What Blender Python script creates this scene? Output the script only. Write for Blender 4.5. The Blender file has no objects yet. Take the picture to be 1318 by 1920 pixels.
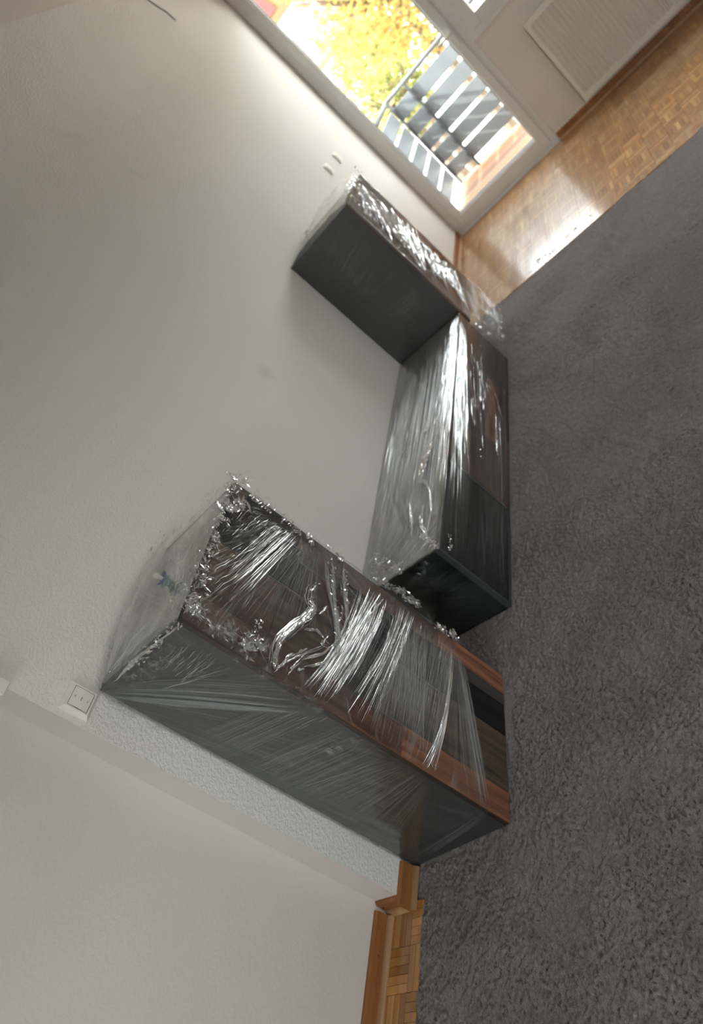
import bpy, math, random
import numpy as np
from mathutils import Vector, Matrix, noise

rnd = random.Random(7)
SC = bpy.context.scene
COL = SC.collection

# ---------------------------------------------------------------- camera
CAM_R = Matrix(((0.14796929, 0.65625453, -0.73988856),
                (-0.64940797, -0.49976791, -0.57315035),
                (-0.74590507, 0.56529818, 0.35222662)))
CAM_C = Vector((-0.9019755, -1.7293852, 1.5765513))
FPX = 1389.6634                       # focal length in pixels of the 1318x1920 frame
cam_data = bpy.data.cameras.new('camera')
cam = bpy.data.objects.new('camera', cam_data)
COL.objects.link(cam)
cam.matrix_world = Matrix.Translation(CAM_C) @ CAM_R.to_4x4()
cam_data.sensor_fit = 'HORIZONTAL'
cam_data.sensor_width = 36.0
cam_data.lens = FPX * 36.0 / 1318.0
cam_data.clip_start = 0.02
cam_data.clip_end = 200
cam_data.dof.use_dof = True
cam_data.dof.focus_distance = 1.75
cam_data.dof.aperture_fstop = 4.2
SC.camera = cam

# ---------------------------------------------------------------- world, sun, exposure
world = bpy.data.worlds.new('sky')
SC.world = world
world.use_nodes = True
wn = world.node_tree.nodes
wl = world.node_tree.links
wn.clear()
wo = wn.new('ShaderNodeOutputWorld')
wb = wn.new('ShaderNodeBackground')
ws = wn.new('ShaderNodeTexSky')
ws.sky_type = 'NISHITA'
ws.sun_disc = False
ws.sun_elevation = math.radians(38)
ws.sun_rotation = math.radians(0)
ws.air_density = 1.0
ws.dust_density = 2.5
wh = wn.new('ShaderNodeHueSaturation')
wh.inputs['Saturation'].default_value = 0.12
wl.new(ws.outputs[0], wh.inputs['Color'])
wl.new(wh.outputs[0], wb.inputs[0])
wb.inputs[1].default_value = 0.5
wl.new(wb.outputs[0], wo.inputs[0])

sun_d = bpy.data.lights.new('sun', 'SUN')
sun = bpy.data.objects.new('sun', sun_d)
COL.objects.link(sun)
sun_d.energy = 2.0
sun_d.angle = math.radians(0.6)
sun_d.color = (1.0, 0.93, 0.80)
sun.rotation_euler = Vector((0.34, -0.72, -0.62)).to_track_quat('-Z', 'Y').to_euler()

SC.view_settings.view_transform = 'Standard'
SC.view_settings.look = 'None'
SC.view_settings.gamma = 1.0
SC.view_settings.use_curve_mapping = False
SC.view_settings.exposure = 2.55
cy = SC.cycles
cy.transparent_max_bounces = 24
cy.max_bounces = 12
cy.diffuse_bounces = 7
cy.glossy_bounces = 4
cy.transmission_bounces = 6
cy.sample_clamp_indirect = 6.0
cy.caustics_reflective = False
cy.caustics_refractive = False
cy.use_denoising = True

def portal(name, loc, sx, sz, d_=(-1, 0, 0)):        # sampling portals filling the door and window openings
    d = bpy.data.lights.new(name, 'AREA')
    d.shape = 'RECTANGLE'; d.size = sx; d.size_y = sz
    d.cycles.is_portal = True
    o = bpy.data.objects.new(name, d); COL.objects.link(o)
    o.location = loc
    o.rotation_euler = Vector(d_).to_track_quat('-Z', 'Y').to_euler()
portal('door_portal', (5.62, -0.42, 1.25), 1.1, 2.45)
portal('window_portal', (5.62, -2.05, 1.65), 2.3, 1.35)
portal('left_added_portal', (-4.22, -2.1, 1.65), 2.4, 1.5, (1, 0, 0))
portal('front_added_portal', (-0.3, -4.62, 1.6), 1.2, 1.4, (0, 1, 0))

# ---------------------------------------------------------------- calibration helper: photo pixel -> point on a real plane
def ray(u, v):
    return CAM_R @ Vector(((u - 659.0) / FPX, -(v - 960.0) / FPX, -1.0))
def on_plane(u, v, p, n):
    d = ray(u, v)
    t = (Vector(p) - CAM_C).dot(Vector(n)) / d.dot(Vector(n))
    return CAM_C + d * t

# ---------------------------------------------------------------- mesh helpers
class MB:
    def __init__(s): s.v = []; s.f = []; s.uv = None; s.mi = []
    def add(s, vs, fs, m=0):
        b = len(s.v); s.v += [tuple(x) for x in vs]
        for f in fs: s.f.append(tuple(b + i for i in f)); s.mi.append(m)
        return s
    def box(s, x0, x1, y0, y1, z0, z1, m=0, bev=0.0):
        if x0 > x1: x0, x1 = x1, x0
        if y0 > y1: y0, y1 = y1, y0
        if z0 > z1: z0, z1 = z1, z0
        if bev <= 0:
            vs = [(x, y, z) for z in (z0, z1) for y in (y0, y1) for x in (x0, x1)]
            return s.add(vs, [(0,2,3,1), (4,5,7,6), (0,1,5,4), (2,6,7,3), (0,4,6,2), (1,3,7,5)], m)
        # chamfered box
        b = min(bev, (x1-x0)/2.01, (y1-y0)/2.01, (z1-z0)/2.01)
        vs = []; idx = {}
        for ix, X in enumerate((x0, x1)):
            for iy, Y in enumerate((y0, y1)):
                for iz, Z in enumerate((z0, z1)):
                    sx, sy, sz = (1 if ix == 0 else -1), (1 if iy == 0 else -1), (1 if iz == 0 else -1)
                    for a, p in enumerate(((X, Y+sy*b, Z+sz*b), (X+sx*b, Y, Z+sz*b), (X+sx*b, Y+sy*b, Z))):
                        idx[(ix, iy, iz, a)] = len(vs); vs.append(p)
        fs = []
        for i in (0, 1):
            fs.append([idx[(i,0,0,0)], idx[(i,1,0,0)], idx[(i,1,1,0)], idx[(i,0,1,0)]][::(-1 if i == 0 else 1)])
            fs.append([idx[(0,i,0,1)], idx[(0,i,1,1)], idx[(1,i,1,1)], idx[(1,i,0,1)]][::(-1 if i == 0 else 1)])
            fs.append([idx[(0,0,i,2)], idx[(1,0,i,2)], idx[(1,1,i,2)], idx[(0,1,i,2)]][::(-1 if i == 0 else 1)])
        for i in (0, 1):
            for j in (0, 1):
                fs.append([idx[(i,j,0,0)], idx[(i,j,0,1)], idx[(i,j,1,1)], idx[(i,j,1,0)]])
                fs.append([idx[(i,0,j,0)], idx[(i,0,j,2)], idx[(i,1,j,2)], idx[(i,1,j,0)]])
                fs.append([idx[(0,i,j,1)], idx[(0,i,j,2)], idx[(1,i,j,2)], idx[(1,i,j,1)]])
                for k in (0, 1):
                    fs.append([idx[(i,j,k,0)], idx[(i,j,k,1)], idx[(i,j,k,2)]])
        return s.add(vs, fs, m)
    def prism(s, pts, z0, z1, m=0):      # plan polygon (x,y) extruded in z
        n = len(pts)
        vs = [(p[0], p[1], z0) for p in pts] + [(p[0], p[1], z1) for p in pts]
        fs = [tuple(range(n))[::-1], tuple(range(n, 2*n))] + [(i, (i+1) % n, n+(i+1) % n, n+i) for i in range(n)]
        return s.add(vs, fs, m)
    def sweep(s, prof, a, b, up, side, m=0):   # 2D profile (side, up) carried from a to b
        a, b, up, side = Vector(a), Vector(b), Vector(up), Vector(side)
        n = len(prof)
        vs = [a + side*p[0] + up*p[1] for p in prof] + [b + side*p[0] + up*p[1] for p in prof]
        fs = [tuple(range(n)), tuple(range(n, 2*n))[::-1]] + [(i, n+i, n+(i+1) % n, (i+1) % n) for i in range(n)]
        return s.add(vs, fs, m)
    def tube(s, pts, r, seg=8, m=0, caps=True):
        pts = [Vector(p) for p in pts]; n = len(pts); vs = []; fs = []
        rr = r if isinstance(r, (list, tuple)) else [r]*n
        for i, p in enumerate(pts):
            t = (pts[min(i+1, n-1)] - pts[max(i-1, 0)]).normalized()
            a = t.orthogonal().normalized() if i == 0 else (a - t*a.dot(t)).normalized()
            b = t.cross(a)
            for k in range(seg):
                w = 2*math.pi*k/seg
                vs.append(p + (a*math.cos(w) + b*math.sin(w))*rr[i])
        for i in range(n-1):
            for k in range(seg):
                fs.append((i*seg+k, i*seg+(k+1) % seg, (i+1)*seg+(k+1) % seg, (i+1)*seg+k))
        if caps: fs += [tuple(range(seg))[::-1], tuple(range((n-1)*seg, n*seg))]
        return s.add(vs, fs, m)
    def build(s, name, mat, parent=None, kind=None, smooth=False):
        off = parent_world(parent)
        me = bpy.data.meshes.new(name)
        me.from_pydata([(x-off[0], y-off[1], z-off[2]) for x, y, z in s.v], [], s.f)
        for mm in (mat if isinstance(mat, (list, tuple)) else [mat]): me.materials.append(mm)
        if any(s.mi): me.polygons.foreach_set('material_index', s.mi)
        if s.uv is not None:
            uvl = me.uv_layers.new(name='UVMap')
            li = np.empty(len(me.loops), dtype=np.int32); me.loops.foreach_get('vertex_index', li)
            uvl.data.foreach_set('uv', np.asarray(s.uv, dtype=np.float32)[li].ravel())
        if smooth: me.polygons.foreach_set('use_smooth', [True]*len(me.polygons))
        me.update()
        o = bpy.data.objects.new(name, me); COL.objects.link(o)
        if parent is not None: o.parent = parent
        if kind: o['kind'] = kind
        return o
def parent_world(p):
    off = Vector((0, 0, 0))
    while p is not None:
        off = off + p.location; p = p.parent
    return off
def empty(name, loc, label=None, cat=None, group=None, kind=None):
    o = bpy.data.objects.new(name, None); COL.objects.link(o)
    o.location = loc; o.empty_display_size = 0.05
    return tag(o, label, cat, group, kind)
def tag(o, label=None, cat=None, group=None, kind=None):
    if label: o['label'] = label
    if cat: o['category'] = cat
    if group: o['group'] = group
    if kind: o['kind'] = kind
    return o

# ---------------------------------------------------------------- materials
def new_mat(name):
    m = bpy.data.materials.new(name); m.use_nodes = True
    nt = m.node_tree; nt.nodes.clear()
    out = nt.nodes.new('ShaderNodeOutputMaterial')
    return m, nt, out
def N(nt, typ, **kw):
    n = nt.nodes.new(typ)
    for k, v in kw.items():
        if k in n.inputs.keys(): n.inputs[k].default_value = v
        else: setattr(n, k, v)
    return n
def coords(nt, which='Object', scale=(1, 1, 1), rot=(0, 0, 0)):
    tc = nt.nodes.new('ShaderNodeTexCoord'); mp = nt.nodes.new('ShaderNodeMapping')
    mp.inputs['Scale'].default_value = scale; mp.inputs['Rotation'].default_value = rot
    nt.links.new(tc.outputs[which], mp.inputs[0])
    return mp.outputs[0]
def ramp(nt, fac, stops):
    r = nt.nodes.new('ShaderNodeValToRGB')
    while len(r.color_ramp.elements) < len(stops): r.color_ramp.elements.new(0.5)
    for e, (p, c) in zip(r.color_ramp.elements, stops):
        e.position = p; e.color = (c[0], c[1], c[2], 1) if len(c) == 3 else c
    nt.links.new(fac, r.inputs[0])
    return r.outputs[0]
def mix(nt, a, b, fac):
    m = nt.nodes.new('ShaderNodeMix'); m.data_type = 'RGBA'
    for s_, v in ((6, a), (7, b), (0, fac)):
        if hasattr(v, 'is_output'): nt.links.new(v, m.inputs[s_])
        else: m.inputs[s_].default_value = (v if s_ == 0 else (v[0], v[1], v[2], 1))
    return m.outputs[2]
def pbr(name, color=(0.5, 0.5, 0.5), rough=0.5, spec=0.5, metal=0.0, noise_amt=0.0, nscale=8.0, bump=0.0, bscale=80.0, coat=0.0):
    m, nt, out = new_mat(name)
    b = N(nt, 'ShaderNodeBsdfPrincipled'); b.inputs['Roughness'].default_value = rough
    b.inputs['Specular IOR Level'].default_value = spec; b.inputs['Metallic'].default_value = metal
    b.inputs['Coat Weight'].default_value = coat; b.inputs['Coat Roughness'].default_value = 0.05
    c = coords(nt)
    nz = N(nt, 'ShaderNodeTexNoise', Scale=nscale, Detail=4.0); nt.links.new(c, nz.inputs['Vector'])
    lo = tuple(max(0, x*(1-noise_amt)) for x in color); hi = tuple(min(1, x*(1+noise_amt)) for x in color)
    nt.links.new(ramp(nt, nz.outputs[0], [(0.3, lo), (0.7, hi)]), b.inputs['Base Color'])
    if bump > 0:
        n2 = N(nt, 'ShaderNodeTexNoise', Scale=bscale, Detail=3.0); nt.links.new(c, n2.inputs['Vector'])
        bp = N(nt, 'ShaderNodeBump', Strength=bump, Distance=0.002)
        nt.links.new(n2.outputs[0], bp.inputs['Height']); nt.links.new(bp.outputs[0], b.inputs['Normal'])
    nt.links.new(b.outputs[0], out.inputs[0])
    return m
def wood(name, dark, lightc, axis='z', scale=1.0, rough=0.55, rnd_amt=0.25, knots=True, spec=0.4, coat=0.0):
    m, nt, out = new_mat(name)
    b = N(nt, 'ShaderNodeBsdfPrincipled'); b.inputs['Roughness'].default_value = rough
    b.inputs['Specular IOR Level'].default_value = spec; b.inputs['Coat Weight'].default_value = coat; b.inputs['Coat Roughness'].default_value = 0.11
    s = {'x': (1.6, 34, 34), 'y': (34, 1.6, 34), 'z': (34, 34, 1.6)}[axis]
    oi = N(nt, 'ShaderNodeObjectInfo')
    va = N(nt, 'ShaderNodeVectorMath', operation='SCALE'); va.inputs[3].default_value = 17.0
    cb = N(nt, 'ShaderNodeCombineXYZ')
    for i in range(3): nt.links.new(oi.outputs['Random'], cb.inputs[i])
    nt.links.new(cb.outputs[0], va.inputs[0])
    tc = N(nt, 'ShaderNodeTexCoord'); ad = N(nt, 'ShaderNodeVectorMath', operation='ADD')
    nt.links.new(tc.outputs['Object'], ad.inputs[0]); nt.links.new(va.outputs[0], ad.inputs[1])
    mp = N(nt, 'ShaderNodeMapping'); mp.inputs['Scale'].default_value = tuple(x*scale for x in s)
    nt.links.new(ad.outputs[0], mp.inputs[0])
    n1 = N(nt, 'ShaderNodeTexNoise', Scale=1.0, Detail=8.0, Roughness=0.65, Distortion=0.6); nt.links.new(mp.outputs[0], n1.inputs['Vector'])
    mp2 = N(nt, 'ShaderNodeMapping'); mp2.inputs['Scale'].default_value = tuple(x*scale*0.35 for x in s)
    nt.links.new(ad.outputs[0], mp2.inputs[0])
    n2 = N(nt, 'ShaderNodeTexNoise', Scale=1.0, Detail=3.0, Distortion=1.2); nt.links.new(mp2.outputs[0], n2.inputs['Vector'])
    col = ramp(nt, n1.outputs[0], [(0.36, dark), (0.5, tuple((a+c)/2 for a, c in zip(dark, lightc))), (0.64, lightc)])
    col = mix(nt, col, tuple(x*0.35 for x in dark), ramp(nt, n2.outputs[0], [(0.52, (0, 0, 0)), (0.72, (0.85, 0.85, 0.85))])) if knots else col
    hs = N(nt, 'ShaderNodeHueSaturation')
    mr = N(nt, 'ShaderNodeMapRange'); mr.inputs[3].default_value = 1-rnd_amt; mr.inputs[4].default_value = 1+rnd_amt
    nt.links.new(oi.outputs['Random'], mr.inputs[0]); nt.links.new(mr.outputs[0], hs.inputs['Value'])
    nt.links.new(col, hs.inputs['Color']); nt.links.new(hs.outputs[0], b.inputs['Base Color'])
    bp = N(nt, 'ShaderNodeBump', Strength=0.35, Distance=0.001)
    nt.links.new(n1.outputs[0], bp.inputs['Height']); nt.links.new(bp.outputs[0], b.inputs['Normal'])
    nt.links.new(b.outputs[0], out.inputs[0])
    return m
def plaster(name, color, bstr, bscale, stain=False):
    m, nt, out = new_mat(name)
    b = N(nt, 'ShaderNodeBsdfPrincipled', Roughness=0.85); b.inputs['Specular IOR Level'].default_value = 0.25
    c = coords(nt)
    n0 = N(nt, 'ShaderNodeTexNoise', Scale=1.3, Detail=3.0); nt.links.new(c, n0.inputs['Vector'])
    col = ramp(nt, n0.outputs[0], [(0.3, tuple(x*0.965 for x in color)), (0.7, color)])
    if stain:                                   # the round smudge and the two faint scuffs on this wall
        tc = N(nt, 'ShaderNodeTexCoord')
        for (px, pz, sx, sz, ang, amt) in ((1.80, 1.063, 0.062, 0.068, 0, 0.16), (2.30, 2.25, 0.16, 0.045, 0.5, 0.07), (2.42, 1.98, 0.13, 0.028, 1.2, 0.06), (2.75, 1.72, 0.10, 0.02, 1.0, 0.05)):
            mp = N(nt, 'ShaderNodeMapping', vector_type='TEXTURE')
            mp.inputs['Location'].default_value = (px, 0, pz); mp.inputs['Rotation'].default_value = (0, ang, 0)
            mp.inputs['Scale'].default_value = (sx*1.7, 50, sz*1.7)
            nt.links.new(tc.outputs['Object'], mp.inputs[0])
            ns = N(nt, 'ShaderNodeTexNoise', Scale=1.4, Detail=3.0); nt.links.new(mp.outputs[0], ns.inputs['Vector'])
            ln = N(nt, 'ShaderNodeVectorMath', operation='LENGTH'); nt.links.new(mp.outputs[0], ln.inputs[0])
            ma = N(nt, 'ShaderNodeMath', operation='MULTIPLY_ADD'); ma.inputs[1].default_value = 0.9
            nt.links.new(ns.outputs[0], ma.inputs[0]); nt.links.new(ln.outputs['Value'], ma.inputs[2])
            fac = ramp(nt, ma.outputs[0], [(0.0, (amt,)*3), (0.55, (amt,)*3), (1.0, (0, 0, 0))])
            fm = N(nt, 'ShaderNodeMath', operation='LESS_THAN'); fm.inputs[1].default_value = 1.6
            nt.links.new(ma.outputs[0], fm.inputs[0])
            col = mix(nt, col, (0.28, 0.25, 0.21), fac)
    nt.links.new(col, b.inputs['Base Color'])
    n1 = N(nt, 'ShaderNodeTexNoise', Scale=bscale, Detail=3.0, Roughness=0.55, Distortion=0.5); nt.links.new(coords(nt, scale=(1, 1, 1.7)), n1.inputs['Vector'])
    h = ramp(nt, n1.outputs[0], [(0.38, (0, 0, 0)), (0.68, (1, 1, 1))])
    bp = N(nt, 'ShaderNodeBump', Strength=bstr, Distance=0.006)
    nt.links.new(h, bp.inputs['Height']); nt.links.new(bp.outputs[0], b.inputs['Normal'])
    nt.links.new(b.outputs[0], out.inputs[0])
    return m

M = {}
M['plaster'] = plaster('rough_plaster', (0.81, 0.785, 0.735), 0.42, 80.0, stain=True)
M['paint'] = plaster('smooth_paint', (0.67, 0.625, 0.575), 0.12, 60.0)
M['ceil'] = plaster('ceiling_paint', (0.78, 0.75, 0.71), 0.10, 40.0)
M['pvc'] = pbr('white_pvc', (0.66, 0.655, 0.63), 0.32, 0.5, noise_amt=0.02)
M['gasket'] = pbr('grey_gasket', (0.14, 0.15, 0.16), 0.5)
M['switch'] = pbr('switch_plastic', (0.80, 0.77, 0.70), 0.28, 0.5, noise_amt=0.01)
M['mark'] = pbr('switch_marking', (0.05, 0.045, 0.04), 0.5)
M['rad'] = pbr('radiator_enamel', (0.68, 0.655, 0.60), 0.35, 0.5, noise_amt=0.02)
M['anth'] = pbr('anthracite_gloss', (0.040, 0.044, 0.043), 0.13, 0.6, noise_amt=0.06, nscale=3)
M['anth_top'] = pbr('anthracite_gloss_top', (0.044, 0.047, 0.046), 0.10, 0.9, noise_amt=0.05, nscale=3, coat=0.6)
M['anth_top_reflect'] = pbr('anthracite_painted_reflection', (0.16, 0.16, 0.15), 0.12, 0.8, noise_amt=0.05, nscale=3, coat=1.0)  # gloss anthracite made paler, the wall's reflection put into its base colour
M['anth_matt'] = pbr('anthracite_matt', (0.022, 0.025, 0.025), 0.38, 0.4, noise_amt=0.10, nscale=5)
M['black_gloss'] = pbr('black_glass', (0.006, 0.010, 0.010), 0.06, 0.5, noise_amt=0.1)
M['frame_dark'] = pbr('dark_frame', (0.045, 0.05, 0.052), 0.35, 0.5, noise_amt=0.05)
M['edge'] = wood('dark_edge', (0.018, 0.011, 0.009), (0.05, 0.028, 0.02), 'z', 0.8, knots=False)
M['base'] = wood('baseboard_wood', (0.20, 0.075, 0.022), (0.36, 0.15, 0.05), 'x', 0.4, rough=0.4, rnd_amt=0.05, knots=False)
M['bead'] = wood('bead_wood', (0.34, 0.19, 0.09), (0.50, 0.31, 0.16), 'x', 0.4, rough=0.4, rnd_amt=0.05, knots=False)
WD = {
 'orange': (((0.085, 0.035, 0.020), (0.30, 0.125, 0.068))),
 'brown': (((0.050, 0.029, 0.022), (0.130, 0.075, 0.056))),
 'weather': (((0.022, 0.018, 0.017), (0.135, 0.092, 0.058))),
 'grey': (((0.028, 0.025, 0.024), (0.062, 0.055, 0.052))),
 'black': (((0.003, 0.003, 0.004), (0.010, 0.011, 0.013))),
}
for ax in 'xz':
    for k, (d, l) in WD.items():
        M[k + ax] = wood(k + '_wood_' + ax, d, l, ax, 1.0, rnd_amt=0.15, knots=(k != 'black'))
M['parq'] = [wood('parquet_%s' % n, d, l, 'x', 0.5, rough=0.28, rnd_amt=0.22, knots=False, spec=0.5, coat=0.8) for n, d, l in
             (('honey', (0.38, 0.17, 0.05), (0.56, 0.29, 0.095)), ('amber', (0.33, 0.14, 0.038), (0.50, 0.235, 0.072)), ('pale', (0.47, 0.26, 0.095), (0.64, 0.38, 0.15)))]
M['gap'] = pbr('floor_joint', (0.10, 0.05, 0.02), 0.6)

def schlick(nt, f0, k, normal=None):
    """reflectance that is the same from both sides of a thin sheet"""
    lw = N(nt, 'ShaderNodeLayerWeight', Blend=0.5)
    if normal is not None: nt.links.new(normal, lw.inputs['Normal'])
    p = N(nt, 'ShaderNodeMath', operation='POWER'); p.inputs[1].default_value = 4.0; nt.links.new(lw.outputs['Facing'], p.inputs[0])
    a = N(nt, 'ShaderNodeMath', operation='MULTIPLY_ADD'); a.inputs[1].default_value = k; a.inputs[2].default_value = f0; a.use_clamp = True
    nt.links.new(p.outputs[0], a.inputs[0])
    return a.outputs[0]
def film(name, gloss=0.16, milk=0.10, milk_hi=0.45, across=420.0, along=5.0, bstr=0.9, rough=0.10, uv=True, tint=(0.985, 0.99, 0.99), isc=14.0, fk=0.8):
    """thin clear stretch film: sees through, glossy, folds and stretch marks along U make it milky"""
    m, nt, out = new_mat(name)
    c = coords(nt, 'UV' if uv else 'Object', scale=(along, across, 1) if uv else (isc*6, isc*6, isc*6))
    n1 = N(nt, 'ShaderNodeTexNoise', Scale=1.0, Detail=4.0, Roughness=0.6, Distortion=0.25); nt.links.new(c, n1.inputs['Vector'])
    c2 = coords(nt, 'UV' if uv else 'Object', scale=(along*0.5, across*0.22, 1) if uv else (isc, isc, isc))
    n2 = N(nt, 'ShaderNodeTexNoise', Scale=1.0, Detail=3.0, Distortion=0.4); nt.links.new(c2, n2.inputs['Vector'])
    bp = N(nt, 'ShaderNodeBump', Strength=bstr, Distance=0.004); nt.links.new(n1.outputs[0], bp.inputs['Height'])
    bp2 = N(nt, 'ShaderNodeBump', Strength=bstr, Distance=0.010); nt.links.new(n2.outputs[0], bp2.inputs['Height']); nt.links.new(bp.outputs[0], bp2.inputs['Normal'])
    tr = N(nt, 'ShaderNodeBsdfTransparent'); tr.inputs[0].default_value = (*tint, 1)
    gl = N(nt, 'ShaderNodeBsdfGlossy', Roughness=rough); gl.inputs[0].default_value = (1, 1, 1, 1); nt.links.new(bp2.outputs[0], gl.inputs['Normal'])
    df = N(nt, 'ShaderNodeBsdfDiffuse'); df.inputs[0].default_value = (0.80, 0.81, 0.80, 1); nt.links.new(bp2.outputs[0], df.inputs['Normal'])
    tl = N(nt, 'ShaderNodeBsdfTranslucent'); tl.inputs[0].default_value = (0.80, 0.81, 0.80, 1)
    dm = N(nt, 'ShaderNodeMixShader'); dm.inputs[0].default_value = 0.4; nt.links.new(df.outputs[0], dm.inputs[1]); nt.links.new(tl.outputs[0], dm.inputs[2])
    mm = N(nt, 'ShaderNodeMath', operation='MULTIPLY'); nt.links.new(n1.outputs[0], mm.inputs[0]); nt.links.new(n2.outputs[0], mm.inputs[1])
    mf = ramp(nt, mm.outputs[0], [(0.20, (milk*0.4,)*3), (0.30, (milk,)*3), (0.42, (milk_hi,)*3)])
    m1 = N(nt, 'ShaderNodeMixShader'); nt.links.new(mf, m1.inputs[0]); nt.links.new(tr.outputs[0], m1.inputs[1]); nt.links.new(dm.outputs[0], m1.inputs[2])
    fa = schlick(nt, 0.045+gloss*.4, fk, bp2.outputs[0])
    m2 = N(nt, 'ShaderNodeMixShader'); nt.links.new(fa, m2.inputs[0]); nt.links.new(m1.outputs[0], m2.inputs[1]); nt.links.new(gl.outputs[0], m2.inputs[2])
    nt.links.new(m2.outputs[0], out.inputs[0])
    return m
def fold_mat(name, clear, gloss, rough=0.16):
    """bunched film of a fold: several layers, so less clear and shinier"""
    m, nt, out = new_mat(name)
    tr = N(nt, 'ShaderNodeBsdfTransparent'); tr.inputs[0].default_value = (0.96, 0.97, 0.97, 1)
    gl = N(nt, 'ShaderNodeBsdfGlossy', Roughness=rough); gl.inputs[0].default_value = (1, 1, 1, 1)
    nz = N(nt, 'ShaderNodeTexNoise', Scale=200.0, Detail=2.0); nt.links.new(coords(nt), nz.inputs['Vector'])
    bp = N(nt, 'ShaderNodeBump', Strength=0.3, Distance=0.002); nt.links.new(nz.outputs[0], bp.inputs['Height']); nt.links.new(bp.outputs[0], gl.inputs['Normal'])
    df = N(nt, 'ShaderNodeBsdfDiffuse'); df.inputs[0].default_value = (0.82, 0.83, 0.82, 1)
    tl = N(nt, 'ShaderNodeBsdfTranslucent'); tl.inputs[0].default_value = (0.82, 0.83, 0.82, 1)
    dm = N(nt, 'ShaderNodeMixShader'); dm.inputs[0].default_value = 0.4; nt.links.new(df.outputs[0], dm.inputs[1]); nt.links.new(tl.outputs[0], dm.inputs[2])
    m1 = N(nt, 'ShaderNodeMixShader'); m1.inputs[0].default_value = 1-clear; nt.links.new(tr.outputs[0], m1.inputs[1]); nt.links.new(dm.outputs[0], m1.inputs[2])
    m2 = N(nt, 'ShaderNodeMixShader'); m2.inputs[0].default_value = gloss; nt.links.new(m1.outputs[0], m2.inputs[1]); nt.links.new(gl.outputs[0], m2.inputs[2])
    nt.links.new(m2.outputs[0], out.inputs[0])
    return m
M['film'] = film('stretch_film', gloss=.0, milk=.015, milk_hi=.20, bstr=.8)
M['film_side'] = film('stretch_film_side', milk=0.015, milk_hi=0.10, across=160, along=4, gloss=.0, bstr=.35, rough=.2)
M['film_top'] = film('stretch_film_top', milk=0.05, milk_hi=0.36, across=90, along=5, bstr=0.4)
M['film_crumple'] = film('stretch_film_crumpled', uv=False, milk=0.10, milk_hi=0.35, bstr=0.9, gloss=0.3, isc=22)
M['film_clear'] = film('stretch_film_clear', milk=0.03, milk_hi=0.10, across=90, along=3, bstr=0.3, gloss=0.05)
M['fold'] = fold_mat('film_fold', 0.80, 0.62, .10)
M['fold_dim'] = fold_mat('film_fold_thin', 0.76, 0.12, 0.25)
M['haze'] = fold_mat('film_haze', 0.94, 0.03, 0.3)
M['rope'] = fold_mat('film_rope', 0.66, 0.55, 0.12)

# ================================================================ SETTING
WALL_K = 0.0161                                  # the long wall runs 0.9 degrees off square
def wy(x): return 0.012 + WALL_K*x
XW = 5.391                                       # window wall, room side
ZC = 2.78
mb = MB(); mb.prism([(0, wy(0)), (XW+.3, wy(XW+.3)), (XW+.3, 0.5), (0, 0.5)], -0.05, ZC)
mb.mi[-1] = 1; mb.build('wall_back', [M['plaster'], M['paint']], kind='structure')
mb = MB(); mb.prism([(-4.0, 0.107), (0.0, 0.107), (0.0, 0.5), (-4.0, 0.5)], -0.05, ZC)
mb.build('wall_recess', M['paint'], kind='structure')
mb = MB(); mb.box(-4.2, -4.0, -0.9, 0.5, -0.05, ZC); mb.box(-4.2, -4.0, -4.4, -3.3, -0.05, ZC)
mb.box(-4.2, -4.0, -3.3, -0.9, -0.05, 0.9); mb.box(-4.2, -4.0, -3.3, -0.9, 2.4, ZC); mb.build('wall_left', M['paint'], kind='structure')
mb = MB(); mb.box(-4.2, -0.9, -4.6, -4.4, -0.05, ZC); mb.box(0.3, XW+.3, -4.6, -4.4, -0.05, ZC)
mb.box(-0.9, 0.3, -4.6, -4.4, -0.05, 0.9); mb.box(-0.9, 0.3, -4.6, -4.4, 2.3, ZC); mb.build('wall_front', M['paint'], kind='structure')
mb = MB()                                        # window wall with door and window openings
mb.box(XW, XW+.3, -3.35, -0.942, -0.05, 0.954)
mb.box(XW, XW+.3, -4.4, -3.35, -0.05, ZC)
mb.box(XW, XW+.3, -3.35, -0.9421, 2.30, ZC); mb.box(XW, XW+.3, -0.942, wy(XW+.3), 2.50, ZC)
mb.build('wall_window', M['paint'], kind='structure')
mb = MB(); mb.box(-4.2, XW+.3, -4.6, 0.5, ZC, ZC+.1); mb.build('ceiling', M['ceil'], kind='structure')
floor = MB().box(-4.2, XW+.02, -4.6, 0.5, -0.08, -0.010).build('floor', M['gap'], kind='structure')

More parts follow.
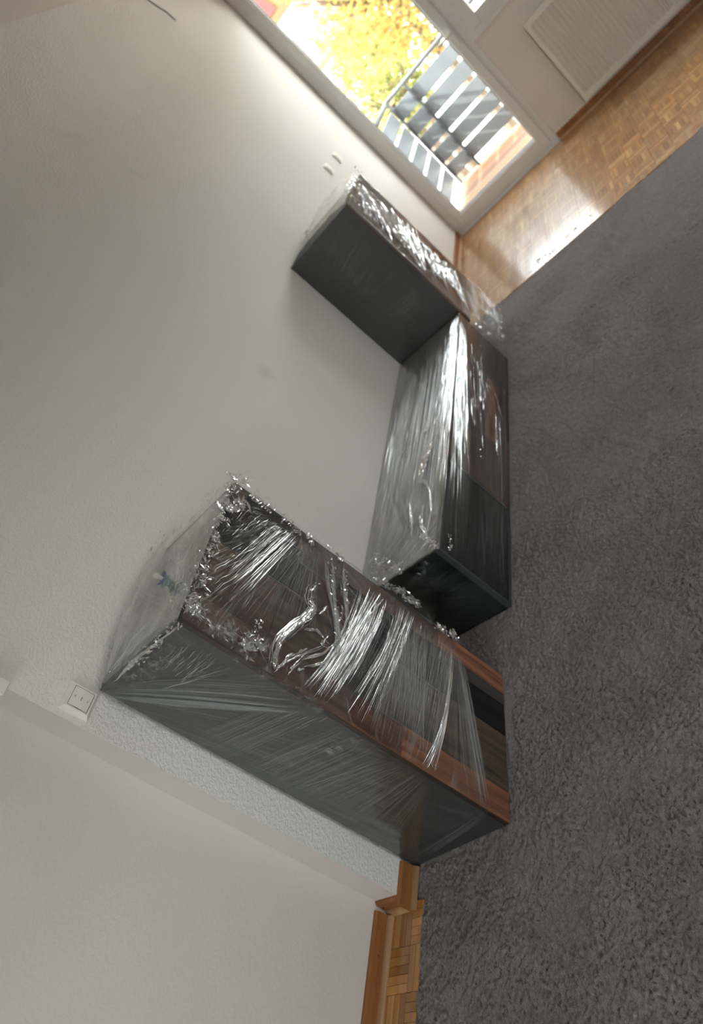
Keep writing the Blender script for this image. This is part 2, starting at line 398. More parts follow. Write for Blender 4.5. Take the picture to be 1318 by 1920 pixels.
# ---- parquet: mosaic squares of five strips, alternate squares turned
def parquet():
    L = 0.120; w = L/5; g = 0.0006
    cells = []
    for (x0, x1, y0, y1) in ((3.50, XW, -2.75, 0.095), (-1.2, 0.0, -0.04, 0.105)):
        ix0, ix1 = math.floor(x0/L), math.ceil(x1/L); iy0, iy1 = math.floor(y0/L), math.ceil(y1/L)
        for i in range(ix0, ix1):
            for j in range(iy0, iy1):
                for k in range(5):
                    if (i+j) % 2: a = [i*L, (i+1)*L, j*L+k*w, j*L+(k+1)*w]
                    else: a = [i*L+k*w, i*L+(k+1)*w, j*L, (j+1)*L]
                    a = [max(a[0], x0), min(a[1], x1), max(a[2], y0), min(a[3], y1)]
                    if a[1]-a[0] < 0.004 or a[3]-a[2] < 0.004: continue
                    c = Vector(((a[0]+a[1])/2, (a[2]+a[3])/2, 0))
                    d = CAM_R.transposed() @ (c - CAM_C)
                    px = 659+FPX*d.x/-d.z; py = 960-FPX*d.y/-d.z
                    vis = -20 < px < 1338 and -20 < py < 1940 and d.z < 0
                    cells.append(((0 if vis else 1), -d.z, a))
    cells.sort(key=lambda t: (t[0], t[1]))
    rest = MB()
    for n, (_, _, a) in enumerate(cells):
        h = rnd.uniform(-0.0004, 0.0004); m = rnd.choices((0, 1, 2), (5, 4, 2))[0]
        b = (a[0]+g, a[1]-g, a[2]+g, a[3]-g, -0.009, h)
        if n < 300:
            MB().box(*b).build('parquet_strip', M['parq'][m], floor)
        else: rest.box(*b, m=m)
    o = rest.build('parquet_strips', M['parq'], floor, kind='stuff')
parquet()

# ---- baseboards: sloped-top board and a lighter quarter-round bead
def baseboard(name, a, b, side, bead=True, h=0.060, t=0.012):
    a, b = Vector(a), Vector(b)
    o = MB().sweep([(0, 0), (t, 0), (t, h-.006), (t-.006, h), (0, h)], a, b, (0, 0, 1), side).build(name, M['base'], kind='structure')
    if bead:
        r = 0.015
        prof = [(t, 0)] + [(t + r*math.cos(w), r*math.sin(w)) for w in [i*math.pi/10 for i in range(6)]]
        MB().sweep(prof, a, b, (0, 0, 1), side).build('quarter_round', M['bead'], o)
    return o
baseboard('baseboard_back', (-0.027, wy(0)-.0, 0), (0.10, wy(.1), 0), (0, -1, 0))
baseboard('baseboard_back_far', (3.25, wy(3.25), 0), (XW-.005, wy(XW), 0), (0, -1, 0))
baseboard('baseboard_return', (0, wy(0)-.0, 0), (0, 0.107, 0), (-1, 0, 0))
baseboard('baseboard_recess', (-0.0275, 0.107, 0), (-1.6, 0.107, 0), (0, -1, 0))
baseboard('baseboard_window', (XW, -0.947, 0), (XW, -4.38, 0), (-1, 0, 0))
for n_, x_ in enumerate((-0.145, -0.012)):        # screw holes in the boards
    MB().tube([(x_, 0.0945, 0.034), (x_, 0.0965, 0.034)], 0.0028, 8).build('screw', M['mark'], bpy.data.objects['baseboard_recess'])

# ---- balcony door
def door():
    o = empty('door_1', (XW, -0.42, 0), kind='structure')
    X = XW
    y0, y1 = -0.942, 0.0965                # outer frame
    g0, g1, gz = -0.8164, -0.0247, 0.1334  # glass edges
    top = 2.50
    fr = MB()
    fw = 0.058
    fr.box(X-.004, X+.075, y1-fw-.02, y1, 0, top, bev=.003)
    fr.box(X-.004, X+.075, y0, y0+fw, 0, top, bev=.003)
    fr.box(X-.003, X+.074, y0+fw, y1-fw-.02, 0, 0.045)
    fr.box(X-.003, X+.074, y0+fw, y1-fw-.02, top-.06, top)
    fr.build('outer_frame', M['pvc'], o)
    s = MB()
    a0, a1 = y0+fw-.006, y1-fw-.014
    s.box(X-.018, X+.06, g1+.004, a1, 0.042, top-.055, bev=.005)
    s.box(X-.018, X+.06, a0, g0-.004, 0.042, top-.055, bev=.005)
    s.box(X-.0172, X+.059, g0-.004, g1+.004, 0.042, gz-.004)
    s.box(X-.0172, X+.059, g0-.004, g1+.004, top-.135, top-.055)
    # glazing bead, stepped back towards the pane
    s.box(X-.004, X+.045, g1-.008, g1+.006, gz-.006, top-.13)
    s.box(X-.004, X+.045, g0-.006, g0+.008, gz-.006, top-.13)
    s.box(X-.0035, X+.044, g0+.008, g1-.008, gz-.006, gz+.008)
    sash = s.build('sash', M['pvc'], o)
    gk = MB()
    gk.box(X+.018, X+.026, g1-.013, g1-.008, gz+.008, top-.13)
    gk.box(X+.018, X+.026, g0+.008, g0+.013, gz+.008, top-.13)
    gk.box(X+.018, X+.026, g0+.008, g1-.008, gz+.008, gz+.013)
    gk.build('gasket', M['gasket'], sash)
    MB().box(X+.020, X+.024, g0, g1, gz, top-.13).build('pane', M['glass'], sash)
    hd = MB(); hd.box(X-.030, X-.018, -.880, -.855, 1.02, 1.17, bev=.004); hd.tube([(X-.03, -.867, 1.12), (X-.065, -.867, 1.12), (X-.07, -.862, 1.12), (X-.07, -.75, 1.12)], .009, 10)
    hd.build('handle', M['pvc'], o)
    MB().box(X-.02, X+.10, y0, y1, -.012, .004).build('threshold', M['pvc'], o)

gm, nt, out = new_mat('clear_glass')
tr = N(nt, 'ShaderNodeBsdfTransparent'); tr.inputs[0].default_value = (0.95, 0.97, 0.96, 1)
gl = N(nt, 'ShaderNodeBsdfGlossy', Roughness=0.02)
lw = schlick(nt, 0.04, 0.8); mx = N(nt, 'ShaderNodeMixShader')
nt.links.new(lw, mx.inputs[0]); nt.links.new(tr.outputs[0], mx.inputs[1]); nt.links.new(gl.outputs[0], mx.inputs[2]); nt.links.new(mx.outputs[0], out.inputs[0])
M['glass'] = gm
door()

def window():
    X = XW; y1, y0, z0, z1 = -0.936, -3.35, 0.954, 2.30
    o = empty('window_1', (X, (y0+y1)/2, z0), kind='structure')
    MB().box(X-.014, X+.02, y0, y1, z0-.002, z0+.014, bev=.003).build('cover_strip', M['pvc'], o)
    f = MB()
    for a, b in ((y1-.055, y1), (y0, y0+.055)): f.box(X-.006, X+.075, a, b, z0, z1, bev=.003)
    f.box(X-.005, X+.074, y0+.055, y1-.055, z0, z0+.06); f.box(X-.005, X+.074, y0+.055, y1-.055, z1-.06, z1)
    ym = (y0+y1)/2
    f.box(X-.006, X+.073, ym-.035, ym+.035, z0+.06, z1-.06)
    f.build('outer_frame', M['pvc'], o)
    for a, b in ((ym+.03, y1-.05), (y0+.05, ym-.03)):
        s = MB(); w_ = 0.075
        s.box(X-.020, X+.06, a, a+w_, z0+.055, z1-.055, bev=.005); s.box(X-.020, X+.06, b-w_, b, z0+.055, z1-.055, bev=.005)
        s.box(X-.0192, X+.059, a+w_, b-w_, z0+.055, z0+.055+w_); s.box(X-.0192, X+.059, a+w_, b-w_, z1-.055-w_, z1-.055)
        sa = s.build('sash', M['pvc'], o)
        MB().box(X+.020, X+.024, a+.06, b-.06, z0+.11, z1-.11).build('pane', M['glass'], sa)
window()
def added_window_front():                       # unseen window added behind the camera to brighten the dark near side
    o = empty('added_window_2', (-0.3, -4.4, .9), kind='structure')
    f = MB()
    for a in (-0.9, 0.22): f.box(a, a+.08, -4.52, -4.44, .9, 2.3)
    f.box(-0.82, 0.22, -4.515, -4.445, .9, .98); f.box(-0.82, 0.22, -4.515, -4.445, 2.22, 2.3)
    f.build('outer_frame', M['pvc'], o)
    for a in (-0.82,): MB().box(a, a+1.04, -4.485, -4.48, .98, 2.22).build('pane', M['glass'], o)
added_window_front()
def added_window_left():                        # unseen window added to light faces turned away from the balcony side
    o = empty('added_window_3', (-4.0, -2.4, .9), kind='structure')
    f = MB()
    for a in (-3.3, -2.14, -0.98): f.box(-4.12, -4.04, a, a+.08, .9, 2.4)
    f.box(-4.115, -4.045, -3.22, -.98, .9, .98); f.box(-4.115, -4.045, -3.22, -.98, 2.32, 2.4)
    f.build('outer_frame', M['pvc'], o)
    for a in (-3.22, -2.06): MB().box(-4.085, -4.08, a, a+1.08, .98, 2.32).build('pane', M['glass'], o)
added_window_left()

# ---- carpet with real pile relief, finer near the camera
def carpet():
    def tuft_mat():
        m, nt, out = new_mat('carpet_pile')
        b = N(nt, 'ShaderNodeBsdfPrincipled', Roughness=0.95); b.inputs['Specular IOR Level'].default_value = 0.1
        b.inputs['Sheen Weight'].default_value = 1.0; b.inputs['Sheen Tint'].default_value = (1.0, 0.94, 0.94, 1); b.inputs['Sheen Roughness'].default_value = 0.5
        c = coords(nt)
        n0 = N(nt, 'ShaderNodeTexNoise', Scale=2.3, Detail=4.0, Distortion=0.8); nt.links.new(c, n0.inputs['Vector'])
        n1 = N(nt, 'ShaderNodeTexNoise', Scale=3.1, Detail=2.0); nt.links.new(coords(nt, rot=(0, 0, 1.1)), n1.inputs['Vector'])
        col = mix(nt, (0.150, 0.130, 0.121), (0.262, 0.235, 0.222), ramp(nt, n0.outputs[0], [(0.38, (0, 0, 0)), (0.62, (1, 1, 1))]))
        col = mix(nt, col, (0.215, 0.172, 0.182), ramp(nt, n1.outputs[0], [(0.52, (0, 0, 0)), (0.70, (0.6, 0.6, 0.6))]))
        nt.links.new(col, b.inputs['Base Color'])
        n2 = N(nt, 'ShaderNodeTexNoise', Scale=190.0, Detail=4.0, Roughness=0.7, Distortion=0.8); nt.links.new(c, n2.inputs['Vector'])
        n3 = N(nt, 'ShaderNodeTexNoise', Scale=120.0, Detail=2.0, Distortion=0.6); nt.links.new(c, n3.inputs['Vector'])   # tuft highlights and shade put into the colour as random flecks
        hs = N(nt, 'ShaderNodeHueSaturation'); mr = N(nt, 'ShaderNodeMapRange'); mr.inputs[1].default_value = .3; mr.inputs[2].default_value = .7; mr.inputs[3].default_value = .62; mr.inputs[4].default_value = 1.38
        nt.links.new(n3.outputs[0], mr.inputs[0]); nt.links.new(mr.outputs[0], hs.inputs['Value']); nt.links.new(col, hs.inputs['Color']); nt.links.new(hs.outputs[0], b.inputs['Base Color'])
        bp = N(nt, 'ShaderNodeBump', Strength=1.0, Distance=0.012); nt.links.new(n2.outputs[0], bp.inputs['Height'])
        nt.links.new(bp.outputs[0], b.inputs['Normal']); nt.links.new(b.outputs[0], out.inputs[0])
        return m
    r = np.random.default_rng(3)
    def lattice(n):
        return r.random((n, n))
    lat = lattice(512)
    def vnoise(x, y):
        xi = np.floor(x).astype(int); yi = np.floor(y).astype(int); fx = x-xi; fy = y-yi
        fx = fx*fx*(3-2*fx); fy = fy*fy*(3-2*fy)
        a = lat[xi % 512, yi % 512]; b = lat[(xi+1) % 512, yi % 512]; c = lat[xi % 512, (yi+1) % 512]; d = lat[(xi+1) % 512, (yi+1) % 512]
        return (a*(1-fx)+b*fx)*(1-fy) + (c*(1-fx)+d*fx)*fy
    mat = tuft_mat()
    root = empty('carpet', (1.3, -1.7, 0), 'large grey-taupe deep-pile carpet covering the floor under the furniture', 'carpet')
    Y1 = -0.002
    def height(X, Y):
        wx = X + 0.012*(vnoise(X*45, Y*45)-.5); wyy = Y + 0.012*(vnoise(X*45+50, Y*45+9)-.5)
        h = vnoise(wx*150, wyy*215)*0.0105 + vnoise(wx*330+7, wyy*330+3)*0.004 + vnoise(X*28+3, Y*28)*0.003 + vnoise(X*6, Y*9)*0.007
        return np.maximum(h - 0.0162, -0.0085)
    mbv = []; mbf = []; base = 0
    def edge_y(x):
        return Y1
    def patch(x0, x1, y0, y1, step):
        nonlocal base
        nx = max(2, int(round((x1-x0)/step))+1); ny = max(2, int(round((y1-y0)/step))+1)
        gx = np.linspace(x0, x1, nx); gy = np.linspace(y0, y1, ny)
        X, Y = np.meshgrid(gx, gy, indexing='ij')
        Z = height(X, Y)
        # sink edges so that the border falls to the floor
        ex = np.minimum(np.minimum(3.645 + 0.006*np.sin(Y*9) - X, Y1 - Y), 0.012)/0.012
        Z = np.where(ex < 1, -0.011 + (Z+0.011)*np.sqrt(np.clip(ex, 0, 1)), Z)
        for (fx0, fx1, fy0) in ((.10, .68, -.385), (.94, 2.74, -.40)):
            Z = np.where((X > fx0-.004) & (X < fx1+.004) & (Y > fy0-.004), np.minimum(Z, -.0035), Z)
        jx = (vnoise(X*300, Y*300)-.5)*step*0.5; jy = (vnoise(X*300+9, Y*300+5)-.5)*step*0.5
        mbv.append(np.stack([X+jx, np.minimum(Y+jy, Y1), Z], -1).reshape(-1, 3))
        i = np.arange(nx-1)[:, None]*ny + np.arange(ny-1)[None, :] + base
        i = i.ravel(); mbf.append(np.stack([i, i+ny, i+ny+1, i+1], -1)); base += nx*ny
    patch(-1.0, 1.3, -1.45, Y1, 0.0042)
    patch(1.3, 2.6, -1.75, Y1, 0.0065)
    patch(2.6, 3.645, -2.2, Y1, 0.010)
    patch(-1.0, 1.3, -2.3, -1.449, 0.009)
    patch(1.3, 2.6, -2.3, -1.749, 0.009)
    patch(-1.9, -1.0, -2.3, Y1, 0.012)
    patch(2.6, 3.645, -3.0, -2.199, 0.012)
    for q_ in ((-3.9, -1.899, -4.3, Y1), (-1.9, 2.6, -4.3, -2.299), (2.6, 3.645, -4.3, -2.999)): patch(*q_, 0.03)
    V = np.concatenate(mbv) - np.array([1.3, -1.7, 0]); F = np.concatenate(mbf)
    me = bpy.data.meshes.new('pile')
    me.vertices.add(len(V)); me.vertices.foreach_set('co', V.astype(np.float32).ravel())
    me.loops.add(len(F)*4); me.loops.foreach_set('vertex_index', F.astype(np.int32).ravel())
    me.polygons.add(len(F)); me.polygons.foreach_set('loop_start', np.arange(0, len(F)*4, 4, dtype=np.int32))
    me.polygons.foreach_set('use_smooth', np.ones(len(F), dtype=bool))
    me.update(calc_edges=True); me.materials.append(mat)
    o = bpy.data.objects.new('pile', me); COL.objects.link(o); o.parent = root; o['kind'] = 'stuff'
carpet()

# ================================================================ RADIATOR, SWITCHES
def radiator():
    x = 5.291; y1, y0, z0, z1 = -1.234, -2.95, 0.101, 0.781
    o = empty('radiator', (5.33, (y0+y1)/2, 0), 'white ribbed panel radiator on the wall beneath the window', 'radiator')
    # front sheet with pressed vertical grooves
    b = MB(); pitch = 0.0333; n = int((y1-y0-.07)/pitch)
    ys = [y1, y1-.035]; xs = [0, 0]
    y = y1-.035
    for k in range(n):
        ys += [y-.004, y-.013, y-.017, y-pitch]; xs += [.0, .011, .011, .0][0:0] or [0, .018, .018, 0]
        ys[-4:] = [y-.001, y-.008, y-.021, y-.028]; y -= pitch
    ys.append(y0); xs.append(0)
    zr = [z0, z0+.035, z0+.047, z1-.047, z1-.035, z1]; dep = [0, 0, 1, 1, 0, 0]
    vs = []; fs = []
    for zz, dd in zip(zr, dep):
        for yy, xx in zip(ys, xs): vs.append((x + xx*dd, yy, zz))
    m_ = len(ys)
    for i in range(len(zr)-1):
        for j in range(m_-1): fs.append((i*m_+j, i*m_+j+1, (i+1)*m_+j+1, (i+1)*m_+j))
    b.add(vs, fs); b.build('front_panel', M['rad'], o)
    MB().box(x+.020, x+.06, y0+.004, y1-.004, z0, z1).build('back_panel', M['rad'], o)
    for a in (y1-.004, y0): MB().box(x, x+.06, a, a+.004, z0, z1).build('side_cover', M['rad'], o)
    g = MB()
    g.box(x, x+.004, y0, y1, z1, z1+.004); g.box(x+.056, x+.06, y0, y1, z1, z1+.004)
    yy = y0
    while yy < y1: g.box(x+.004, x+.056, yy, yy+.006, z1, z1+.003); yy += .02
    g.build('top_grille', M['rad'], o)
    for yy in (y1-.25, y0+.25): MB().box(x+.06, XW-.0005, yy-.015, yy+.015, 0.2, 0.7).build('bracket', M['rad'], o)
radiator()

def rocker_switch():
    cx, cz = 0.058, 1.1649; s = .0405; y = 0.012+WALL_K*cx
    o = empty('wall_switch', (cx, y, cz), 'white square blind switch with arrow marks beside the tall cabinet top', 'switch')
    b = MB(); q = .0275; d0, d1 = .004, .0155
    vs = []
    for (h, yy) in ((s, y), (s, y-d0), (q+.004, y-d1), (q, y-d1), (q, y-d1+.004)):
        vs += [(cx-h, yy, cz-h), (cx+h, yy, cz-h), (cx+h, yy, cz+h), (cx-h, yy, cz+h)]
    fs = [(i*4+k, i*4+(k+1) % 4, (i+1)*4+(k+1) % 4, (i+1)*4+k) for i in range(4) for k in range(4)]
    b.add(vs, fs); b.build('frame', M['switch'], o)
    MB().box(cx-q+.0002, cx+q-.0002, y-d1+.0025, y-d1+.0035, cz-q+.0002, cz+q-.0002).build('gap', M['mark'], o)
    q -= .0015
    r = MB(); r.add([(cx-q, y-d1+.001, cz-q), (cx+q, y-d1+.001, cz-q), (cx+q, y-d1-.001, cz), (cx-q, y-d1-.001, cz), (cx+q, y-d1+.001, cz+q), (cx-q, y-d1+.001, cz+q)],
                    [(0, 1, 2, 3), (3, 2, 4, 5)])
    r.build('rocker', M['switch'], o)
    mk = MB(); yy = y-d1-.0012
    mk.box(cx-.006, cx+.006, yy, yy+.0004, cz-.0007, cz+.0007)
    for sg in (1, -1):
        z_ = cz+sg*.017
        for a in (1, -1):
            p = [(cx, z_+sg*.002), (cx+a*.0034, z_-sg*.0006)]
            mk.add([(p[0][0], yy+.0005, p[0][1]), (p[1][0], yy+.0005, p[1][1]), (p[1][0], yy+.0005, p[1][1]-sg*.0013), (p[0][0], yy+.0005, p[0][1]-sg*.0013)], [(0, 1, 2, 3)])
    mk.build('marks', M['mark'], o)
rocker_switch()
def plate(x, z, label):
    y = wy(x)
    o = empty('light_switch', (x, y, z), label, 'switch')
    MB().box(x-.04, x+.04, y-.011, y+.001, z-.04, z+.04, bev=.003).build('frame', M['switch'], o)
    MB().box(x-.027, x+.027, y-.015, y-.010, z-.027, z+.027, bev=.002).build('rocker', M['switch'], o)
plate(4.59, 1.222, 'white wall switch nearer the balcony door on the long wall')
plate(4.29, 1.236, 'white wall switch farther from the balcony door, above the wall cabinet')
o = empty('corner_bracket', (-.02, 0.0, 1.40), 'beige rail end at the wall corner above the blind switch', 'bracket')
MB().box(-.040, -.0005, -.028, 0.060, 1.335, 1.52, bev=.003).build('rail', M['switch'], o)
o = MB().tube([(4.21, wy(4.2)-.004, 2.68), (4.20, wy(4.2)-.02, 2.60), (4.215, wy(4.2)-.03, 2.54), (4.25, wy(4.2)-.02, 2.505), (4.30, wy(4.2)-.004, 2.49)], .0045, 8).build('cable', M['gasket'])
tag(o, 'thin grey cable end sticking out of the long wall near the ceiling', 'cable')

# ================================================================ FURNITURE
def prism_panel(pts, z0, z1): return MB().prism(pts, z0, z1)
# ---- tall cabinet; plan corners
A_nb, A_nf, A_ff, A_fb = Vector((0.106, 0.001, 0)), Vector((0.140, -0.376, 0)), Vector((0.662, -0.350, 0)), Vector((0.635, 0.012, 0))
A_h = 1.131
def tall_cabinet():
    o = empty('tall_cabinet', (0.38, -0.18, 0), 'tall dark cabinet with reclaimed-wood front in plastic film at the wall corner', 'cabinet')
    ux = (A_ff-A_nf).normalized(); ny = Vector((ux.y, -ux.x, 0))        # ny points out of the front
    t = 0.020
    def P(s, d): return A_nf + ux*s - ny*d
    W = (A_ff-A_nf).length
    near_dir = (A_nb-A_nf).normalized(); far_dir = (A_fb-A_ff).normalized()
    f0, f1 = A_nf + near_dir*t, A_ff + far_dir*t                      # body starts behind the front door
    th = 0.018
    xin = ux*th
    # carcass panels
    MB().prism([f0, f0+xin, A_nb+xin, A_nb], 0, A_h).build('side_panel', M['anth'], o)
    MB().prism([f1-xin, f1, A_fb, A_fb-xin], 0, A_h).build('side_panel', M['anth'], o)
    MB().prism([f0+xin, f1-xin, A_fb-xin, A_nb+xin], A_h-.018, A_h).build('top_panel', M['anth_top_reflect'], o)
    MB().prism([f0+xin, f1-xin, A_fb-xin, A_nb+xin], 0.0, .03).build('bottom_panel', M['anth'], o)
    MB().prism([A_nb+xin-near_dir*-0.0, A_fb-xin, A_fb-xin-far_dir*.008, A_nb+xin-near_dir*.008], .03, A_h-.018).build('back_panel', M['anth'], o)
    # front: door leaf with reclaimed planks
    leaf = MB().prism([P(0.0, 0.004), P(W, 0.004), P(W, t), P(0, t)], 0.002, A_h).build('door', M['edge'], o)
    cols = [ # s0, s1, list of (z_top, material)
        (0.000, 0.093, [(0.43, 'orange'), (0.62, 'orange'), (0.86, 'brown'), (1.13, 'brown')]),
        (0.093, 0.285, [(0.30, 'weather'), (0.52, 'weather'), (0.66, 'grey'), (0.90, 'weather'), (1.13, 'brown')]),
        (0.285, 0.400, [(0.41, 'black'), (0.60, 'black'), (0.84, 'brown'), (0.93, 'black'), (1.13, 'black')]),
        (0.400, 0.447, [(0.34, 'grey'), (0.52, 'black'), (0.72, 'black'), (0.86, 'grey'), (1.09, 'black'), (1.13, 'weather')]),
        (0.447, W, [(0.31, 'orange'), (0.50, 'brown'), (0.72, 'brown'), (0.88, 'brown'), (1.08, 'black'), (1.13, 'brown')]),
    ]
    for s0, s1, segs in cols:
        z = 0.002
        for zt, mat in segs:
            zt = min(zt, A_h); g = .0006; dd = rnd.uniform(-.0012, .0008)
            MB().prism([P(s0+g, dd), P(s1-g, dd), P(s1-g, .004), P(s0+g, .004)], z+g, zt-g).build('plank', M[mat+'z'], leaf)
            z = zt
    return o, P, ux, ny, W
tallcab, AP, A_ux, A_ny, A_W = tall_cabinet()

# ---- lowboard
Bx0, Bx1, ByF, Bh = 0.950, 2.728, -0.394, 0.381
ByB = 0.010
def lowboard():
    o = empty('lowboard', ((Bx0+Bx1)/2, -.19, 0), 'long low media unit with black and brown fronts in plastic film along the wall', 'lowboard')
    t = .018; xs = 1.492
    b0 = wy(Bx0)-.003; b1 = wy(Bx1)-.003
    MB().prism([(Bx0, ByF+t), (Bx0+t, ByF+t), (Bx0+t, b0), (Bx0, b0)], 0, Bh).build('side_panel', M['black_gloss'], o)['label'] = 'black glossy side panel'
    MB().prism([(Bx1-t, ByF+t), (Bx1, ByF+t), (Bx1, b1), (Bx1-t, b1)], 0, Bh).build('side_panel', M['orangex'], o)['label'] = 'reddish wooden end panel'
    MB().prism([(Bx0+t, ByF+t), (Bx1-t, ByF+t), (Bx1-t, b1), (Bx0+t, b0)], Bh-.018, Bh).build('top_panel', M['anth_top_reflect'], o)
    MB().box(Bx0+t, Bx1-t, ByF+t, b0-.01, 0.0, .018).build('bottom_panel', M['anth'], o)
    MB().box(xs-.009, xs+.009, ByF+t, b0-.01, 0.018, Bh-.018).build('divider', M['anth'], o)
    # near front: black glass door in a slim frame
    d = MB()
    fw = .014
    d.box(Bx0, Bx0+fw, ByF, ByF+t, .002, Bh); d.box(xs-.002-fw, xs-.002, ByF, ByF+t, .002, Bh)
    d.box(Bx0+fw, xs-.002-fw, ByF, ByF+t, .002, .002+fw); d.box(Bx0+fw, xs-.002-fw, ByF, ByF+t, Bh-fw, Bh)
    df = d.build('door', M['frame_dark'], o); df['label'] = 'black glass door in a slim dark frame'
    MB().box(Bx0+fw, xs-.002-fw, ByF+.0025, ByF+.008, .002+fw, Bh-fw).build('glass_panel', M['black_gloss'], df)
    # far front: flap faced with long brown planks
    leaf = MB().box(xs+.001, Bx1, ByF+.004, ByF+t, .002, Bh).build('flap', M['edge'], o); leaf['label'] = 'wide flap faced with brown planks'
    rows = [(0.002, .075, [(1.95, 'brown'), (Bx1, 'brown')]), (.075, .160, [(1.86, 'brown'), (2.35, 'orange'), (Bx1, 'brown')]), (.160, .250, [(2.15, 'brown'), (Bx1, 'weather')]),
            (.250, .318, [(1.80, 'weather'), (2.45, 'brown'), (Bx1, 'orange')]), (.318, Bh, [(2.05, 'brown'), (Bx1, 'brown')])]
    for z0, z1, segs in rows:
        x = xs+.001
        for xt, mat in segs:
            g = .0006; dd = rnd.uniform(-.001, .0008)
            MB().box(x+g, xt-g, ByF+dd, ByF+.004, z0+g, z1-g).build('plank', M[mat+'x'], leaf); x = xt
    return o
lowb = lowboard()

# ---- wall cabinet beyond the lowboard
Cx0, Cx1, CyF, Ch, Cb = 2.745, 3.205, -0.398, 1.170, 0.300
def wall_cabinet():
    o = empty('wall_cabinet', ((Cx0+Cx1)/2, wy(3), Cb), 'upright dark hanging cabinet in plastic film, beside the balcony door', 'cabinet')
    t = .018; b0 = wy(Cx0)-.001; b1 = wy(Cx1)-.001
    MB().prism([(Cx0, CyF+t), (Cx0+t, CyF+t), (Cx0+t, b0), (Cx0, b0)], Cb, Ch).build('side_panel', M['anth_matt'], o)
    MB().prism([(Cx1-t, CyF+t), (Cx1, CyF+t), (Cx1, b1), (Cx1-t, b1)], Cb, Ch).build('side_panel', M['anth_matt'], o)
    MB().prism([(Cx0+t, CyF+t), (Cx1-t, CyF+t), (Cx1-t, b1), (Cx0+t, b0)], Ch-t, Ch).build('top_panel', M['anth_matt'], o)
    MB().prism([(Cx0+t, CyF+t), (Cx1-t, CyF+t), (Cx1-t, b1), (Cx0+t, b0)], Cb, Cb+t).build('bottom_panel', M['anth_matt'], o)
    MB().prism([(Cx0+t, b0-.008), (Cx1-t, b1-.008), (Cx1-t, b1), (Cx0+t, b0)], Cb+t, Ch-t).build('back_panel', M['anth_matt'], o)
    leaf = MB().box(Cx0, Cx1, CyF+.004, CyF+t, Cb, Ch).build('door', M['edge'], o)
    cols = [(Cx0, 2.86, [(0.62, 'brown'), (.95, 'brown'), (Ch, 'weather')]), (2.86, 2.97, [(.50, 'orange'), (.80, 'weather'), (Ch, 'brown')]),
            (2.97, 3.10, [(.72, 'brown'), (Ch, 'orange')]), (3.10, Cx1, [(.55, 'brown'), (.9, 'orange'), (Ch, 'brown')])]
    for x0, x1, segs in cols:
        z = Cb
        for zt, mat in segs:
            g = .0006; dd = rnd.uniform(-.001, .0008)
            MB().box(x0+g, x1-g, CyF+dd, CyF+.004, z+g, zt-g).build('plank', M[mat+'z'], leaf); z = zt
    return o
wallcab = wall_cabinet()

# ================================================================ PACIFIER on the tall cabinet
def pacifier():
    x, y, z = 0.372, -0.176, A_h
    o = empty('pacifier', (x, y, z), 'blue and teal baby pacifier under the film on the tall cabinet', 'pacifier')
    blue = pbr('pacifier_blue', (0.03, 0.10, 0.42), 0.25, coat=0.3); teal = pbr('pacifier_teal', (0.08, 0.34, 0.33), 0.3)
    sil = pbr('pacifier_silicone', (0.72, 0.68, 0.60), 0.15); grey = pbr('pacifier_button', (0.16, 0.24, 0.28), 0.35, noise_amt=0.5, nscale=160)
    b = MB(); n = 32; rings = [(0.35, .0), (0.7, .0012), (1.0, .005), (1.0, .0075), (0.7, .004), (0.35, .003)]
    vs = []
    for k, (r, dz) in enumerate(rings):
        for i in range(n):
            w = 2*math.pi*i/n
            rx = .023*r*(1+.10*math.cos(2*w)); ry = .016*r*(1-.18*math.cos(2*w)**2*0)
            vs.append((x+rx*math.cos(w), y+ry*math.sin(w), z+.017+dz+.006*(r*math.cos(w))**2))
    fs = [(k*n+i, k*n+(i+1) % n, (k+1)*n+(i+1) % n, (k+1)*n+i) for k in range(len(rings)-1) for i in range(n)]
    fs += [tuple(range(n))[::-1], tuple(range(5*n, 6*n))]
    b.add(vs, fs); b.build('shield', blue, o, smooth=True)
    b = MB(); pts = [(0, .020), (0, .026), (0.001, .033), (.003, .040), (.006, .047), (.010, .051)]; rr = [.0062, .0058, .0062, .0078, .0080, .0035]
    b.tube([(x-px*.4, y, z+pz) for px, pz in pts], rr, 16); b.build('teat', sil, o, smooth=True)
    b = MB(); b.tube([(x, y, z+.006), (x, y, z+.009), (x, y, z+.0165)], [.0125, .0135, .011], 24); b.build('button', grey, o, smooth=True)
    b = MB(); ring = [(x+.020*math.cos(w), y+.0145*math.sin(w), z+.0125) for w in [i*2*math.pi/28 for i in range(29)]]
    b.tube(ring, .0024, 8, caps=False); b.build('ring', teal, o, smooth=True)
    b = MB(); b.tube([(x, y, z), (x, y, z+.006)], [.009, .0125], 20); b.build('cap', grey, o, smooth=True)
pacifier()

# ================================================================ STRETCH FILM
def sheet(name, mat, parent, fn, uvf, nu, nv, keep=None, smooth=True):
    """fn(u,v)->world point, uvf(p,u,v)->uv ; keep(u,v)->bool"""
    b = MB(); uv = []; ok = []
    for i in range(nu+1):
        for j in range(nv+1):
            u, v = i/nu, j/nv
            p = fn(u, v); b.v.append(tuple(p)); uv.append(uvf(p, u, v)); ok.append(keep(u, v) if keep else True)
    for i in range(nu):
        for j in range(nv):
            q = (i*(nv+1)+j, (i+1)*(nv+1)+j, (i+1)*(nv+1)+j+1, i*(nv+1)+j+1)
            if all(ok[k] for k in q): b.f.append(q); b.mi.append(0)
    b.uv = uv
    return b.build(name, mat, parent, smooth=smooth)
def sn(x, y, z=0.0): return noise.noise(Vector((x, y, z)))

